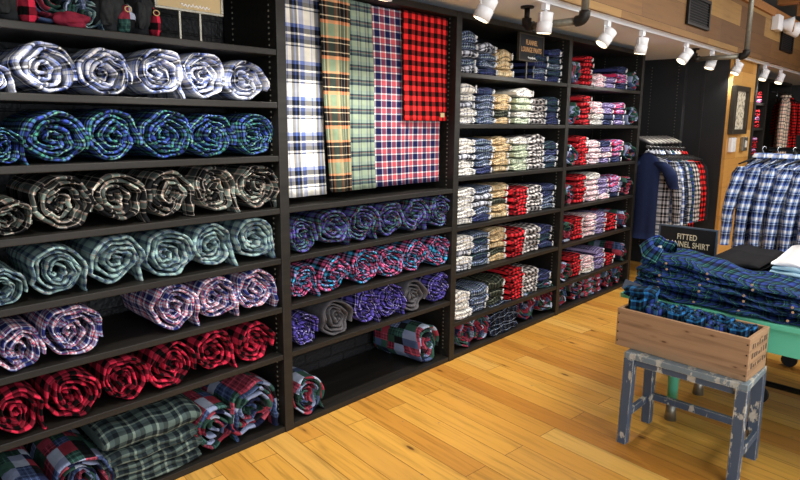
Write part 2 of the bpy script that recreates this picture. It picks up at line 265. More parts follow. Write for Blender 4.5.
# ---------------------------------------------------------------- mesh helpers
class MB:
    def __init__(s): s.bm = bmesh.new(); s.uv = s.bm.loops.layers.uv.new('UVMap')
    def box(s, a, b, bev=0.0):
        a, b = Vector(a), Vector(b); c = (a+b)/2; sz = b-a
        r = bmesh.ops.create_cube(s.bm, size=1.0, matrix=Matrix.Translation(c) @ Matrix.Diagonal((abs(sz.x), abs(sz.y), abs(sz.z), 1)))
        if bev:
            es = {e for v in r['verts'] for e in v.link_edges}
            bmesh.ops.bevel(s.bm, geom=list(es), offset=bev, segments=2, profile=0.6, affect='EDGES')
        return s
    def hexa(s, b4, t4):
        vb = [s.bm.verts.new(p) for p in b4]; vt = [s.bm.verts.new(p) for p in t4]
        s.bm.faces.new(vb[::-1]); s.bm.faces.new(vt)
        for i in range(4): s.bm.faces.new((vb[i], vb[(i+1) % 4], vt[(i+1) % 4], vt[i]))
        return s
    def tube(s, pts, rad, seg=12, caps=True):
        pts = [Vector(p) for p in pts]; n = len(pts); rad = rad if isinstance(rad, (list, tuple)) else [rad]*n
        t0 = (pts[1]-pts[0]).normalized(); up = Vector((0, 0, 1)) if abs(t0.z) < .9 else Vector((1, 0, 0)); nx = t0.cross(up).normalized(); rings = []
        for i, p in enumerate(pts):
            t = (pts[min(i+1, n-1)]-pts[max(i-1, 0)]).normalized(); nx = (nx-t*nx.dot(t)).normalized(); ny = t.cross(nx)
            rings.append([s.bm.verts.new(p+(nx*math.cos(2*PI*k/seg)+ny*math.sin(2*PI*k/seg))*rad[i]) for k in range(seg)])
        for a, b in zip(rings, rings[1:]):
            for k in range(seg): s.bm.faces.new((a[k], a[(k+1) % seg], b[(k+1) % seg], b[k])).smooth = True
        if caps: s.bm.faces.new(rings[0][::-1]); s.bm.faces.new(rings[-1])
        return s
    def grid(s, P, UV=None, closed=False, caps=False):
        """P[i][j] points"""
        vs = [[s.bm.verts.new(p) for p in row] for row in P]; ni = len(vs); nj = len(vs[0])
        for i in range(ni-1):
            for j in range(nj if closed else nj-1):
                j2 = (j+1) % nj; f = s.bm.faces.new((vs[i][j], vs[i+1][j], vs[i+1][j2], vs[i][j2])); f.smooth = True
                if UV:
                    ju = j+1 if (j+1 < len(UV[i])) else j2
                    for lp, q in zip(f.loops, (UV[i][j], UV[i+1][j], UV[i+1][ju], UV[i][ju])): lp[s.uv].uv = q
        if caps: s.bm.faces.new(vs[0][::-1]); s.bm.faces.new(vs[-1])
        return s
    def mesh(s, name, mat=None, fix=False):
        if fix: bmesh.ops.recalc_face_normals(s.bm, faces=s.bm.faces)
        me = bpy.data.meshes.new(name); s.bm.to_mesh(me); s.bm.free()
        if mat: me.materials.append(mat)
        return me
    def build(s, name, mat, parent=None, loc=None, fix=False):
        o = bpy.data.objects.new(name, s.mesh(name, mat, fix)); COL.objects.link(o)
        if parent: o.parent = parent
        if loc is not None: o.location = loc
        return o
def tag(o, label=None, cat=None, group=None, kind=None):
    for k, v in (('label', label), ('category', cat), ('group', group), ('kind', kind)):
        if v: o[k] = v
    return o
def empty(name, loc, label, cat, group=None, rz=0.0):
    o = bpy.data.objects.new(name, None); COL.objects.link(o); o.location = loc; o.rotation_euler = (0, 0, rz); o.empty_display_size = 0.1
    return tag(o, label, cat, group)
def inst(name, me, mat, loc, rot=(0, 0, 0), scale=(1, 1, 1), parent=None):
    """object sharing mesh data, material on the object"""
    o = bpy.data.objects.new(name, me); COL.objects.link(o); o.location = loc; o.rotation_euler = rot; o.scale = scale
    if parent: o.parent = parent
    if not me.materials: me.materials.append(mat)
    o.material_slots[0].link = 'OBJECT'; o.material_slots[0].material = mat; return o
ORD = ['first', 'second', 'third', 'fourth', 'fifth', 'sixth', 'seventh', 'eighth', 'ninth', 'tenth']

# ---------------------------------------------------------------- structure
tag(MB().box((-2.5, -7, -0.1), (12.3, 0.6, 0)).build('floor', M['floor']), kind='structure')
tag(MB().box((-2.5, 0.47, 0), (12.3, 0.6, 3.2)).build('wall_back', M['brick']), kind='structure')
tag(MB().box((12.2, -7, 0), (12.3, 0.47, 3.2)).build('wall_right', M['wall_grey']), kind='structure')
tag(MB().box((-2.5, -7, 3.02), (12.3, 0.47, 3.12)).build('ceiling', M['ceil']), kind='structure')
SZ = 2.235; BY = -0.54
tag(MB().box((-2.5, BY+.02, SZ), (12.2, 0.47, SZ+.03)).build('trim_soffit', M['soffit']), kind='structure')
tag(MB().box((-2.5, BY, SZ-.005), (12.2, BY+.02, 2.72)).build('wall_bulkhead', M['reclaimed']), kind='structure')
tag(MB().box((-2.5, BY-.03, 2.70), (12.2, BY+.02, 2.78)).build('trim_bulkhead', M['joist']), kind='structure')
for i in range(10):
    x = 4.0+i*0.9
    tag(MB().box((x, -7, 2.82), (x+.12, BY-.03, 3.02)).build('ceiling_joist', M['joist']), 'sawn timber ceiling joist above the reclaimed wood bulkhead', 'joist', 'ceiling joists', 'structure')

# ---------------------------------------------------------------- shelving units
BX = [0.27, 1.645, 2.93, 4.285, 5.64]      # divider centres
SHZ = [1.862, 1.627, 1.383, 1.136, 0.894, 0.652, 0.411]
DK = 0.03
TH = 0.027
SHB = [1.848, 1.535, 1.206, 0.885, 0.574, 0.250]
bay_names = ['nearest', 'second', 'third', 'fourth']
BAYL = ['black wooden shelving bay at the left filled with rolled plaid blankets',
        'black wooden shelving bay with five hanging flannels above rolls',
        'black wooden shelving bay of folded clothes with a small sign on top shelf',
        'black wooden shelving bay of red and purple folded clothes beside hanging shirts']
for b in range(4):
    xa, xb = BX[b], BX[b+1]; hw = 0.026
    u = empty('shelving_bay', ((xa+xb)/2, 0.2, 0), BAYL[b], 'shelving', 'black wall shelving'); ox = -(xa+xb)/2; oy = -0.2
    def P(x, y, z): return (x+ox, y+oy, z)
    def part(n, a, c, m='shelf', bev=0.003): return MB().box(P(*a), P(*c), bev).build(n, M[m], u)
    if b == 0: part('side_panel', (xa-hw, 0.0, 0), (xa+hw, 0.45, 2.2))
    part('side_panel', (xb-hw+.001, 0.0, 0), (xb+hw, 0.45, 2.2))
    l, r = xa+hw+.001, xb-hw
    part('base_shelf', (l, 0.004, 0.0), (r, 0.45, DK), bev=0.002)
    part('top_board', (l, 0.0, 2.165), (r, 0.45, 2.2))
    for i, z in enumerate(SHZ if b < 2 else SHB):
        if b == 1 and i < 3: continue
        part('shelf', (l, 0.002, z-TH), (r, 0.44, z))
    for xs in (l+.002, r-.002):           # slotted standards
        for ys in (0.05, 0.36):
            m = MB(); s = 0.003 if xs < (l+r)/2 else -0.003
            for k in range(84):
                z = 0.08+k*0.025; m.box(P(min(xs, xs+s), ys, z), P(max(xs, xs+s), ys+.008, z+.008))
            m.build('shelf_standard', M['galv'], u)

# ---------------------------------------------------------------- rolls
def roll_mesh(r, L, seed, turns=3.6, tail=True, squash=0.0):
    rnd = random.Random(seed); mb = MB(); r0 = 0.010
    pitch = (r-r0)/(turns+0.5); t0 = pitch*0.86; per = 30; N = int(turns*per)
    ph = [rnd.uniform(0, 6.28) for _ in range(6)]
    a0 = math.radians(-22)
    C = []; s_acc = 0
    ntail = 5 if tail else 0
    def centre(k):
        th = k/per*2*PI; a = a0+th; turn = th/(2*PI)
        R = r-t0/2-pitch*turn
        amp = 0.035+0.10*min(1, turn/turns)
        R *= 1+.03*math.sin(7*a+ph[4]+turn)+amp*math.sin(2*a+ph[0]+turn*.5)*.8+amp*.6*math.sin(3*a+ph[1])+amp*.5*math.sin(5*a+ph[2]+turn)
        ox = 0.012*math.sin(turn*1.3+ph[3]) if turn > .6 else 0
        return Vector((R*math.cos(a)+ox, 0, R*math.sin(a)*(1-squash)))
    pts = [centre(k) for k in range(N+1)]
    if tail:
        p0 = pts[0]; tl = []
        for i in range(ntail, 0, -1):
            f = i/ntail; tl.append(Vector((p0.x+0.008*f*f*(r/.1), 0, p0.z-(p0.z+r*0.93)*f)))
        pts = tl+pts
    P, UV = [], []
    n = len(pts)
    for i, p in enumerate(pts):
        tg = (pts[min(i+1, n-1)]-pts[max(i-1, 0)]).normalized(); nr = Vector((tg.z, 0, -tg.x))  # outward
        turn = (i-ntail)/per
        if i: s_acc += (p-pts[i-1]).length
        pf = 1-0.42*abs(math.sin(i*0.55+ph[4]+math.sin(i*.13)*1.5))*(0.6 if turn < 1 else 1)
        t = t0*pf*0.5
        yo = 0.011*math.sin(i*0.23+ph[5])+0.009*math.sin(i*0.61+ph[1])+0.006*math.sin(i*1.1+ph[2])+(0.004*turn)+0.012
        if turn > turns-.6: yo += 0.012*(turn-turns+.6)
        LL = L if turn <= 1.06 else 0.09
        prof = [(1, LL), (1, LL*.7), (1.0, LL*.4) if turn <= 1.06 else (1, .07), (1.0, 0.030), (0.93, 0.010), (0.6, -0.002), (0, -0.006), (-0.6, -0.002), (-0.93, 0.010), (-1.0, 0.030), (-1, 0.085)]
        row, ur = [], []; v = 0; last = None
        for j, (o, y) in enumerate(prof):
            bulge = 0.004*math.sin(y*30+i*.3) if y > .05 else 0
            q = p+nr*(t*o+bulge*(1 if o > 0 else 0)); q = Vector((q.x, y+yo*(1 if y < .06 else 0), q.z))
            if last is not None: v += (q-last).length if j != 3 else abs(prof[3][1]-prof[2][1])
            if j == 3: v3 = v
            last = q; row.append(q); ur.append((s_acc*1.15+seed*.037, (.03-(v-v3)*.9)+s_acc*.22+seed*.021) if j >= 3 else (s_acc*1.15+seed*.037, y+seed*.021))
        P.append(row); UV.append(ur)
    zmin = min(q.z for r_ in P for q in r_)
    for r_ in P:
        for q in r_: q.z -= zmin
    mb.grid(P, UV)
    # end closures for tail edge
    me = mb.mesh('rolled_blanket'); return me
seed = [10]
def put_roll(x, rad, z, mat, label, group, Y=0.02, L=0.36, rz=0.0, tail=None, turns=None, name='rolled_blanket', sx=1.0):
    seed[0] += 1; rnd = random.Random(seed[0]*7+1)
    me = roll_mesh(rad, L, seed[0], turns or rnd.choice((3.9, 4.4, 4.9)), rnd.random() < .5 if tail is None else tail, rnd.uniform(0, .05))
    o = inst(name, me, M[mat], (x, Y, z+.001), (0, 0, rz), (sx, 1, 1)); tag(o, label, 'rolled blanket', group)
    return o
def row_rolls(items, z, mat, desc, place, group, cy, maxr=0.111):
    n = len(items)
    for i, it in enumerate(items):
        cx, hwp = it[0], it[1]
        xa = atY(cx-hwp, cy, 0.02).x; xb = atY(cx+hwp, cy, 0.02).x
        rad = min((xb-xa)/2*1.0, maxr); m = it[2] if len(it) > 2 else mat
        d = it[3] if len(it) > 3 else desc
        put_roll((xa+xb)/2, rad, z, m, f'{d}, {ORD[i]} from left in {place}', group)
row_rolls([(-4, 18), (47, 33), (106, 29), (160, 26), (205, 24), (247, 21)], SHZ[1], 'blue_white', 'white and blue plaid roll', 'the white row near the top', 'white and blue rolls', 70)
row_rolls([(2, 24), (56, 35), (115, 30), (168, 27), (213, 24), (256, 21)], SHZ[2], 'navy_green', 'navy and green plaid roll', 'the row second from top', 'navy and green rolls', 137)
row_rolls([(8, 26), (62, 35), (119, 31), (171, 26), (217, 25), (259, 21)], SHZ[3], 'black_cream', 'black and cream plaid roll', 'the black and cream row', 'black and cream rolls', 198)
row_rolls([(2, 26), (58, 31), (117, 30), (170, 26), (214, 23), (256, 22)], SHZ[4], 'teal_grey', 'teal and grey plaid roll', 'the teal row', 'teal rolls', 260)
row_rolls([(15, 31), (72, 33), (176, 27), (218, 24), (258, 21)], SHZ[5], 'navy_white_red', 'navy, white and red plaid roll', 'the half empty shelf', 'navy white and red rolls', 320)
row_rolls([(14, 30), (71, 31), (126, 26), (174, 25), (217, 22), (258, 21)], SHZ[6], 'buffalo', 'red and black checked roll', 'the low red row', 'red and black rolls', 385)
for cx, hwp, r, lab in ((18, 36, .115, 'patchwork plaid roll cut off at the lower left corner'), (78, 33, .12, 'patchwork plaid roll left of the folded dark blankets'),
                        (217, 25, .122, 'patchwork plaid roll right of the folded dark blankets, bottom shelf'), (254, 30, .150, 'large patchwork plaid roll against the divider, bottom shelf')):
    xa = atY(cx-hwp, 430, .02).x; xb = atY(cx+hwp, 430, .02).x
    put_roll((xa+xb)/2, min(r, (xb-xa)/2), DK, 'patch', lab, 'patchwork rolls on bottom shelves', L=.4)
# second bay
c6 = [(304, 15.5), (335, 16), (365, 15), (392, 14), (417, 13), (441, 12)]
row_rolls(c6, SHZ[4], 'purple_green', 'purple and green plaid roll', 'the row under the hanging flannels', 'purple and green rolls', 225)
row_rolls([(305, 15.5), (336, 17), (366, 15), (391, 14), (416, 13), (440, 12)], SHZ[5], 'pink_blue', 'pink, blue and black plaid roll', 'the pink row, second bay', 'pink and blue rolls', 268)
pc = ('purple_check', 'purple checked roll'); ch = ('charcoal', 'plain charcoal grey roll')
row_rolls([(306, 15)+pc, (338, 17)+ch, (367, 15)+pc, (392, 14)+pc, (415, 13)+ch, (440, 13)+pc], SHZ[6], None, None, 'the purple row, second bay', 'purple and charcoal rolls', 315)
xa = atY(290, 395, .02).x; xb = atY(327, 395, .02).x
put_roll((xa+xb)/2, .105, DK, 'patch', 'patchwork plaid roll standing at left end of the near empty bottom shelf', 'patchwork rolls on bottom shelves', L=.2)
put_roll(2.755, .135, DK, 'patch', 'patchwork plaid roll lying askew at right of the near empty bottom shelf', 'patchwork rolls on bottom shelves', Y=0.04, L=.38, rz=math.radians(6), turns=4)

# ---------------------------------------------------------------- folded garments
def folded_mesh(w, d, h, seed, lobes=2, nx=9):
    rnd = random.Random(seed); ph = [rnd.uniform(0, 6.28) for _ in range(5)]
    prof = [(d, h), (d*.6, h), (d*.25, h)]           # (y, z) top going forward
    vs = 6*lobes
    for i in range(vs+1):
        a = i/vs; k = a*lobes % 1.0
        bul = 0.30+0.70*math.sqrt(max(0, 1-(2*k-1)**2)) if 0 < a < 1 else 0.0
        if abs(k) < 1e-6 and 0 < a < 1: bul = 0.25
        prof.append(((1-bul)*h*0.36/lobes*2, h*(1-a)))
    prof += [(d*.25, 0), (d, 0)]
    P, UV = [], []
    for i in range(nx+1):
        f = i/nx; x = (f-.5)*w; e = min(1, 1-abs(2*f-1)**5*0.45); row, ur = [], []; v = 0; last = None
        for (y, z) in prof:
            zz = h/2+(z-h/2)*e
            zz += (0.0032*math.sin(x*40+ph[0])+0.003*math.sin(y*26+ph[1]+x*18))*(z/h)*1.6
            yy = y+0.005*math.sin(x*34+ph[2]+z*50)+(0.010*abs(2*f-1)**4 if y < d*.5 else 0)
            q = Vector((x+0.003*math.sin(z*80+ph[3]), yy, zz))
            if last is not None: v += (q-last).length
            last = q; row.append(q); ur.append((x+seed*.013, v))
        P.append(row); UV.append(ur)
    mb = MB(); mb.grid(P, UV, closed=True, caps=True)
    zmin = min(v.co.z for v in mb.bm.verts)
    for v in mb.bm.verts: v.co.z -= zmin
    return mb.mesh('folded_flannel')
FM = [folded_mesh(0.205, 0.34, 0.043, k, lobes=2 if k % 3 else 1) for k in range(9)]
def cord_mesh(seed):
    rnd = random.Random(seed); m = MB(); pts = []
    for k in range(9): pts.append((rnd.uniform(-.014, .014), -0.004+rnd.uniform(-.006, .004), 0.008+0.026*k/8))
    m.tube(pts, 0.0052, 5); return m.mesh('drawstring')
CM = [cord_mesh(k) for k in range(4)]
seedf = [0]
ALT = {'cream': ['cream']*4+['greywhite'], 'slate': ['slate']*3+['navy', 'greywhite'], 'tan': ['tan']*5+['olive'], 'sage': ['sage']*4+['cream'], 'dkgreen': ['dkgreen']*3+['navy', 'slate'], 'navy': ['navy']*3+['dkgreen', 'slate'],
       'purple_fold': ['purple_fold']*3+['navy', 'pinkwhite'], 'multi': ['multi']*3+['purple_fold', 'navy'], 'pinkwhite': ['pinkwhite']*4+['cream']}
def stack(x, z, mat, n, wname, place, bay, w=0.205, top_up=0.0, hh=0.040, skew=0.0, cord=True, tops=None, Yf=0.03):
    for k in range(n):
        seedf[0] += 1; rnd = random.Random(seedf[0]); me = FM[rnd.randrange(9)]
        sx = w/0.205; sz = hh/0.043*(1.0 if k < n-1 or not top_up else 1+top_up)*0.96
        zz = z+.0015+hh*k
        m = rnd.choice(ALT.get(mat, [mat])); wname = NM[m]
        o = inst('folded_flannel', me, M[m], (x+rnd.uniform(-.005, .005), Yf+rnd.uniform(-.008, .014)+skew*k, zz), (0, 0, rnd.uniform(-.04, .04)), (sx*rnd.uniform(.94, 1.0), 1, sz))
        pos = 'top' if k == n-1 else ('bottom' if k == 0 else f'{ORD[k]} from bottom')
        tag(o, f'{wname} folded flannel, {pos}, {place}', 'folded clothes', f'folded flannels in the {bay} bay')
        if cord:
            c = inst('drawstring', CM[seedf[0] % 4], M['cord'], (0.066, 0.004, 0), (0, 0, 0), (1, 1, 1), o)
            c['label'] = 'pale drawstring end'
NM = {'cream': 'cream', 'greywhite': 'grey and white', 'slate': 'slate blue', 'tan': 'tan', 'sage': 'sage green', 'bw': 'black-white check', 'dkgreen': 'dark green', 'navy': 'navy', 'red_fold': 'red-black check',
      'pinkwhite': 'pink and white', 'purple_fold': 'lilac', 'multi': 'pink and cyan', 'olive': 'olive', 'black_blue': 'black and blue'}
B3 = BX[2]+.026; W3 = BX[3]-BX[2]-.052
def x3(i, n=6): return B3+W3*(i+.5)/n
rows3 = {0: [('slate', 5, .3), ('slate', 4, .2), ('tan', 3, .2), None, ('navy', 4, 0), ('dkgreen', 5, .2)],
         1: [('cream', 5, .4), ('slate', 5, 0), ('tan', 4, .2), ('sage', 5, .2), ('bw', 4, 0), ('dkgreen', 4, .3)],
         2: [('cream', 5, .1), ('slate', 5, 0), ('tan', 5, .1), ('sage', 5, 0), ('bw', 5, .3), ('dkgreen', 4, .2)],
         3: [('cream', 5, 0), ('slate', 5, 0), ('tan', 5, 0), ('red_fold', 4, .2), ('bw', 4, .1), ('navy', 4, 0)],
         4: [('cream', 5, 0), ('dkgreen', 5, 0), ('tan', 5, 0), ('red_fold', 4, .2), ('bw', 4, .2), ('dkgreen', 3, .2)],
         5: [('cream', 3, .3), ('navy', 3, .2), ('olive', 3, .5), ('red_fold', 5, 0), ('bw', 4, 0), ('dkgreen', 2, .3)]}
SHN = ['top', 'second', 'third', 'fourth', 'fifth', 'sixth']
for r, cols in rows3.items():
    for i, c in enumerate(cols):
        if not c: continue
        stack(x3(i), SHB[r], c[0], c[1], NM[c[0]], f'{ORD[i]} stack, {SHN[r]} shelf of third bay', 'third', w=.212, top_up=c[2], hh=.047 if c[1] > 3 else .055, Yf=.02+.012*((i*7+r*3) % 3))
B4 = BX[3]+.026; W4 = BX[4]-BX[3]-.052
def x4(f): return B4+W4*f
def roll4(f, z, lab, r=.095, mat='patch'): put_roll(x4(f), r, z, mat, lab, 'small patchwork rolls among the folded clothes', Y=0.005, L=.34, sx=.86, turns=2.7, tail=False)
for r in range(6):
    z = SHB[r]
    roll4(.08, z, f'small patchwork roll at left end of {SHN[r]} shelf of fourth bay', .104)
    roll4(.92, z, f'small patchwork roll at right end of {SHN[r]} shelf of fourth bay', .104)
    n = [(5, 2, 2, 4), (5, 4, 4, 4), (5, 4, 4, 4), (5, 5, 4, 4), (4, 4, 4, 3), (4, 3, 4, 2)][r]
    for i, (mt, cnt) in enumerate(zip(('red_fold', 'pinkwhite', 'purple_fold', 'multi'), n)):
        stack(x4(.255+.166*i), z, mt if not (r in (4, 5) and mt == 'multi') else 'red_fold', cnt, NM[mt] if not (r in (4, 5) and mt == 'multi') else 'red', f'{ORD[i]} stack, {SHN[r]} shelf of fourth bay', 'fourth', w=.20, top_up=.15 if i % 2 else 0, hh=.047)
# dark flannels lying further back on top of bay rows
# bottom decks
for cx, r, lab in ((467, .11, 'patchwork roll at left end of bottom shelf, third bay'), (482, .12, 'second patchwork roll on bottom shelf, third bay'),
                   (527, .125, 'patchwork roll right of folded black blankets, third bay'), (545, .14, 'large patchwork roll at right end of bottom shelf, third bay')):
    X = atY(cx, 330, .03).x; put_roll(X, r, DK, 'patch', lab, 'patchwork rolls on bottom shelves', Y=.03, L=.38, sx=.9)
FB = [folded_mesh(0.44, 0.38, 0.062, 50+k, lobes=3, nx=14) for k in range(3)]
for k in range(4):
    o = inst('folded_blanket', FB[k % 3], M['black_blue'], (atY(504, 325, .03).x+.012*(k % 2), .02+.01*(k % 2), DK+.001+.058*k), (0, 0, .02*(-1)**k), (.84, 1, .93))
    tag(o, f'black and blue plaid folded blanket, {["bottom","second up","third up","top"][k]} of pile between patchwork rolls', 'folded blanket', 'folded black blankets')
for f, r, lab in ((.09, .125, 'large patchwork roll at left end of bottom shelf, fourth bay'), (.28, .12, 'second patchwork roll on bottom shelf, fourth bay'),
                  (.74, .115, 'patchwork roll right of the flat blankets, fourth bay'), (.91, .12, 'patchwork roll at right end of bottom shelf, fourth bay')):
    put_roll(x4(f), r, DK, 'patch', lab, 'patchwork rolls on bottom shelves', Y=.03, L=.36, sx=.88)
for k in range(3):
    o = inst('folded_blanket', FB[k], M['patch'], (x4(.51), .03, DK+.001+.06*k), (0, 0, .02*(-1)**k), (.80, 1, .96))
    tag(o, f'patchwork folded blanket, {["bottom","middle","top"][k]} of the low pile in fourth bay', 'folded blanket', 'folded patchwork blankets')
# big folded blankets bottom of the nearest bay
bx = (atY(100, 440, .02).x+atY(203, 440, .02).x)/2; bw = atY(203, 440, .02).x-atY(100, 440, .02).x
for k in range(4):
    hgt = [.055, .055, .05, .105][k]; z0 = DK+.001+[0, .057, .114, .166][k]
    me = folded_mesh(bw*.97, .40, hgt, 70+k, lobes=1 if k == 3 else 2, nx=16)
    o = inst('folded_blanket', me, M['grey_green'], (bx+.01*(k % 2), .02, z0), (0, 0, .015*(-1)**k))
    tag(o, f'dark grey green plaid folded blanket, {["bottom","second up","third up","top"][k]} of the nearest pile', 'folded blanket', 'folded grey green blankets')

# ---------------------------------------------------------------- top shelf of the nearest bay
def blob(loc, rx, ry, rz, mat, name, parent=None, seed=1, amp=.12, rot=(0, 0, 0)):
    bm = bmesh.new(); uvl = bm.loops.layers.uv.new('UVMap'); bmesh.ops.create_icosphere(bm, subdivisions=4, radius=1)
    for v in bm.verts:
        n = noise.noise(v.co*1.6+Vector((seed*3.1, 0, 0)))*amp*2+noise.noise(v.co*4+Vector((seed, 5, 0)))*amp*.7
        c = v.co*(1+n); v.co = Vector((c.x*rx, c.y*ry, max(c.z, -.86)*rz))
    zm = min(v.co.z for v in bm.verts)
    for f in bm.faces:
        f.smooth = True
        for lp in f.loops: lp[uvl].uv = (lp.vert.co.x, lp.vert.co.z)
    me = bpy.data.meshes.new(name); 
    if parent is None:
        for v in bm.verts: v.co.z -= zm
    bm.to_mesh(me); bm.free(); me.materials.append(mat)
    o = bpy.data.objects.new(name, me); COL.objects.link(o); o.location = loc; o.rotation_euler = rot
    if parent: o.parent = parent
    return o
zt = SHZ[0]+.001
def hat(cx, hwp, mats, label, seed_):
    xa = atY(cx-hwp, 10, .08).x; xb = atY(cx+hwp, 10, .08).x; r = (xb-xa)/2; x = (xa+xb)/2
    o = blob((x, .14, zt), r*.96, .11, .10, M[mats[0]], 'winter_hat', None, seed_, .08); tag(o, label, 'hat', 'winter hats on the top shelf')
    f = blob((r*.45, -.095, .05), r*.42, .035, .055, M[mats[1]], 'ear_flap', o, seed_+3, .15); f['label'] = 'plaid ear flap'
    f = blob((-r*.5, -.09, .075), r*.35, .03, .06, M[mats[0]], 'ear_flap', o, seed_+5, .15)
    m = MB(); m.tube([(r*.35+.012*math.cos(a*1.0), -.135, .085+.010*math.sin(a*1.0)) for a in [k*PI/5 for k in range(11)]], .0022, 5, False); c = m.build('buckle', M['tag_gold'], o)
hat(12, 24, ('dark_felt', 'buffalo'), 'dark felt hat with red plaid flap at the far left of the top shelf', 4)
put_roll(atY(56, 10, .05).x, .10, SHZ[0], 'patch', 'green and blue patchwork roll between the dark hats on top shelf', 'top shelf rolls', Y=.05)
o = blob((atY(72, 12, .03).x, .045, zt), .055, .04, .030, M['maroon'], 'fleece_mitten', None, 9, .15); tag(o, 'maroon fleece mitten below the green patchwork roll', 'mitten')
hat(113, 19, ('dark_felt', 'patch'), 'dark felt hat with green plaid flap beside the patchwork roll', 12)
put_roll(atY(88, 10, .05).x, .062, SHZ[0], 'teal_grey', 'pale green and blue plaid roll left of a dark hat', 'top shelf rolls', Y=.06)
hat(143, 13, ('dark_felt', 'buffalo'), 'dark felt hat with red plaid flap, rightmost beside the gilt sign', 20)

# ---------------------------------------------------------------- signs
def text(body, size, mat, parent, loc, rot, name='lettering', sx=1.0, ext=.0008):
    c = bpy.data.curves.new(name, 'FONT'); c.body = body; c.size = size; c.align_x = 'CENTER'; c.align_y = 'CENTER'; c.extrude = ext; c.space_character = 1.05
    c.offset = size*0.012; c.materials.append(mat)
    q = bpy.data.objects.new(name, c); COL.objects.link(q); bpy.context.view_layer.update()
    me = bpy.data.meshes.new_from_object(q.evaluated_get(bpy.context.evaluated_depsgraph_get())); bpy.data.objects.remove(q); bpy.data.curves.remove(c)
    o = bpy.data.objects.new(name, me); COL.objects.link(o); o.location = loc; o.rotation_euler = rot; o.scale = (sx, 1, 1); o.parent = parent; return o
def scribble(w, parent, loc, rot, mat):
    m = MB(); n = 44; rnd = random.Random(3)
    pts = [((k/n-.5)*w, w*.05*math.sin(k*1.15)*(1.3 if k % 9 < 3 else .7), 0) for k in range(n+1)]
    m.tube(pts, w*.017, 5); o = m.build('wordmark', mat, parent, loc); o.rotation_euler = rot; return o
def sign(origin, w, h, zlift, face_rot, frame_mat, lab, lines, tmat, tsize, legs=True, board='sign_board', lean=0.0):
    s = empty('tabletop_sign', origin, lab, 'sign', 'shop signs', face_rot)
    t = .012; ft = .010; y = 0
    MB().box((-w/2+ft, -t/2, zlift+ft), (w/2-ft, t/2, zlift+h-ft)).build('sign_board', M[board], s)
    f = MB()
    for a, b in (((-w/2, zlift), (w/2, zlift+ft)), ((-w/2, zlift+h-ft), (w/2, zlift+h)), ((-w/2, zlift+ft), (-w/2+ft, zlift+h-ft)), ((w/2-ft, zlift+ft), (w/2, zlift+h-ft))):
        f.box((a[0], -t*.9, a[1]), (b[0], t*.9, b[1]), .001)
    f.build('frame', M[frame_mat], s)
    if legs:
        for sx in (-1, 1): MB().box((sx*w*.15-.004, -.004, 0), (sx*w*.15+.004, .004, zlift)).build('post', M['steel'], s)
        MB().box((-w*.28, -.04, 0), (w*.28, .04, .004)).build('foot_plate', M['steel'], s)
    else:
        MB().box((-w*.4, 0.0, 0), (w*.4, .06, .006)).build('foot_plate', M[frame_mat], s)
    for k, (tx, zf) in enumerate(lines): text(tx, tsize, M[tmat], s, (0, -t/2-.001, zlift+h*zf), (PI/2, 0, 0), sx=.72)
    scribble(w*.42, s, (w*.08, -t/2-.001, zlift+h*(.14 if legs else .30)), (PI/2, 0, 0), M['letter_white'])
    return s
p = atY(532, 62, .05)
sign((3.80, .05, SHB[0]+.001), .32, .19, .125, 0, 'bronze', 'dark framed sign on two posts on the top shelf of folded clothes', [('FLANNEL', .68), ('LOUNGE PANTS', .42)], 'letter_tan', .048)
gs = sign((1.255, .09, SHZ[0]+.001), .30, .18, .120, 0, 'steel', 'gilt blank sign on two posts at the top of the nearest bay', [], 'letter_tan', .05, board='tag_gold')
fs = sign((4.02, -1.04, .652), .36, .245, 0.0, math.radians(-90), 'sign_frame', 'slate framed sign beside the pile of blue shirts on the table', [('FITTED', .72), ('FLANNEL SHIRT', .52)], 'letter', .052, legs=False)

# ---------------------------------------------------------------- hanging flannels of the second bay
rail = MB().tube([(1.68, .15, 2.135), (2.90, .15, 2.135)], .012, 12)
rl = rail.build('hanging_rail', M['metal_black']); tag(rl, 'black rail under the soffit carrying five draped flannels', 'rail')
def draped(xt0, xt1, xb0, xb1, zb, mat, lab, seed_, yf=.06, thick=.02):
    rnd = random.Random(seed_); ph = rnd.uniform(0, 6); mb = MB(); zt_ = 2.150; nr = 26; nc = 22; P, UV = [], []
    # path over the rail: front bottom -> top -> back
    path = []
    for k in range(nr): f = k/(nr-1); path.append((yf+(1-f)*0.0, zb+(zt_-zb)*f, 1-f))
    for k in range(1, 7): a = k/6*PI; path.append((.15-math.cos(a)*(.15-yf), zt_+math.sin(a)*.012, 0))
    for k in range(1, 8): f = k/7; path.append((.15+(.15-yf), zt_-(zt_-zb-.04)*f, f))
    v = 0; last = None
    for (y, z, f) in path:
        x0 = xt0+(xb0-xt0)*f; x1 = xt1+(xb1-xt1)*f
        if last: v += math.hypot(y-last[0], z-last[1])
        last = (y, z); row, ur = [], []
        for c in range(nc+1):
            g = c/nc; x = x0+(x1-x0)*g
            wv = .007*math.sin(g*9+ph+f*1.2)+.004*math.sin(g*21+ph*2)
            edge = .014*(abs(2*g-1)**6)
            yy = y+(wv+edge)*(1 if y < .15 else -1)*(.35+.65*f)
            row.append(Vector((x+.004*math.sin(z*7+ph), yy, z))); ur.append((g*(xb1-xb0)+seed_*.01, v))
        P.append(row); UV.append(ur)
    mb.grid(P, UV); o = mb.build('draped_flannel', M[mat]); md = o.modifiers.new('thickness', 'SOLIDIFY'); md.thickness = .006; md.offset = 0
    tag(o, lab, 'hanging fabric', 'flannels draped over the rail'); return o
draped(1.68, 1.93, 1.694, 1.955, 1.172, 'h_blue', 'cream and blue plaid flannel hanging leftmost over the rail', 1, yf=.07)
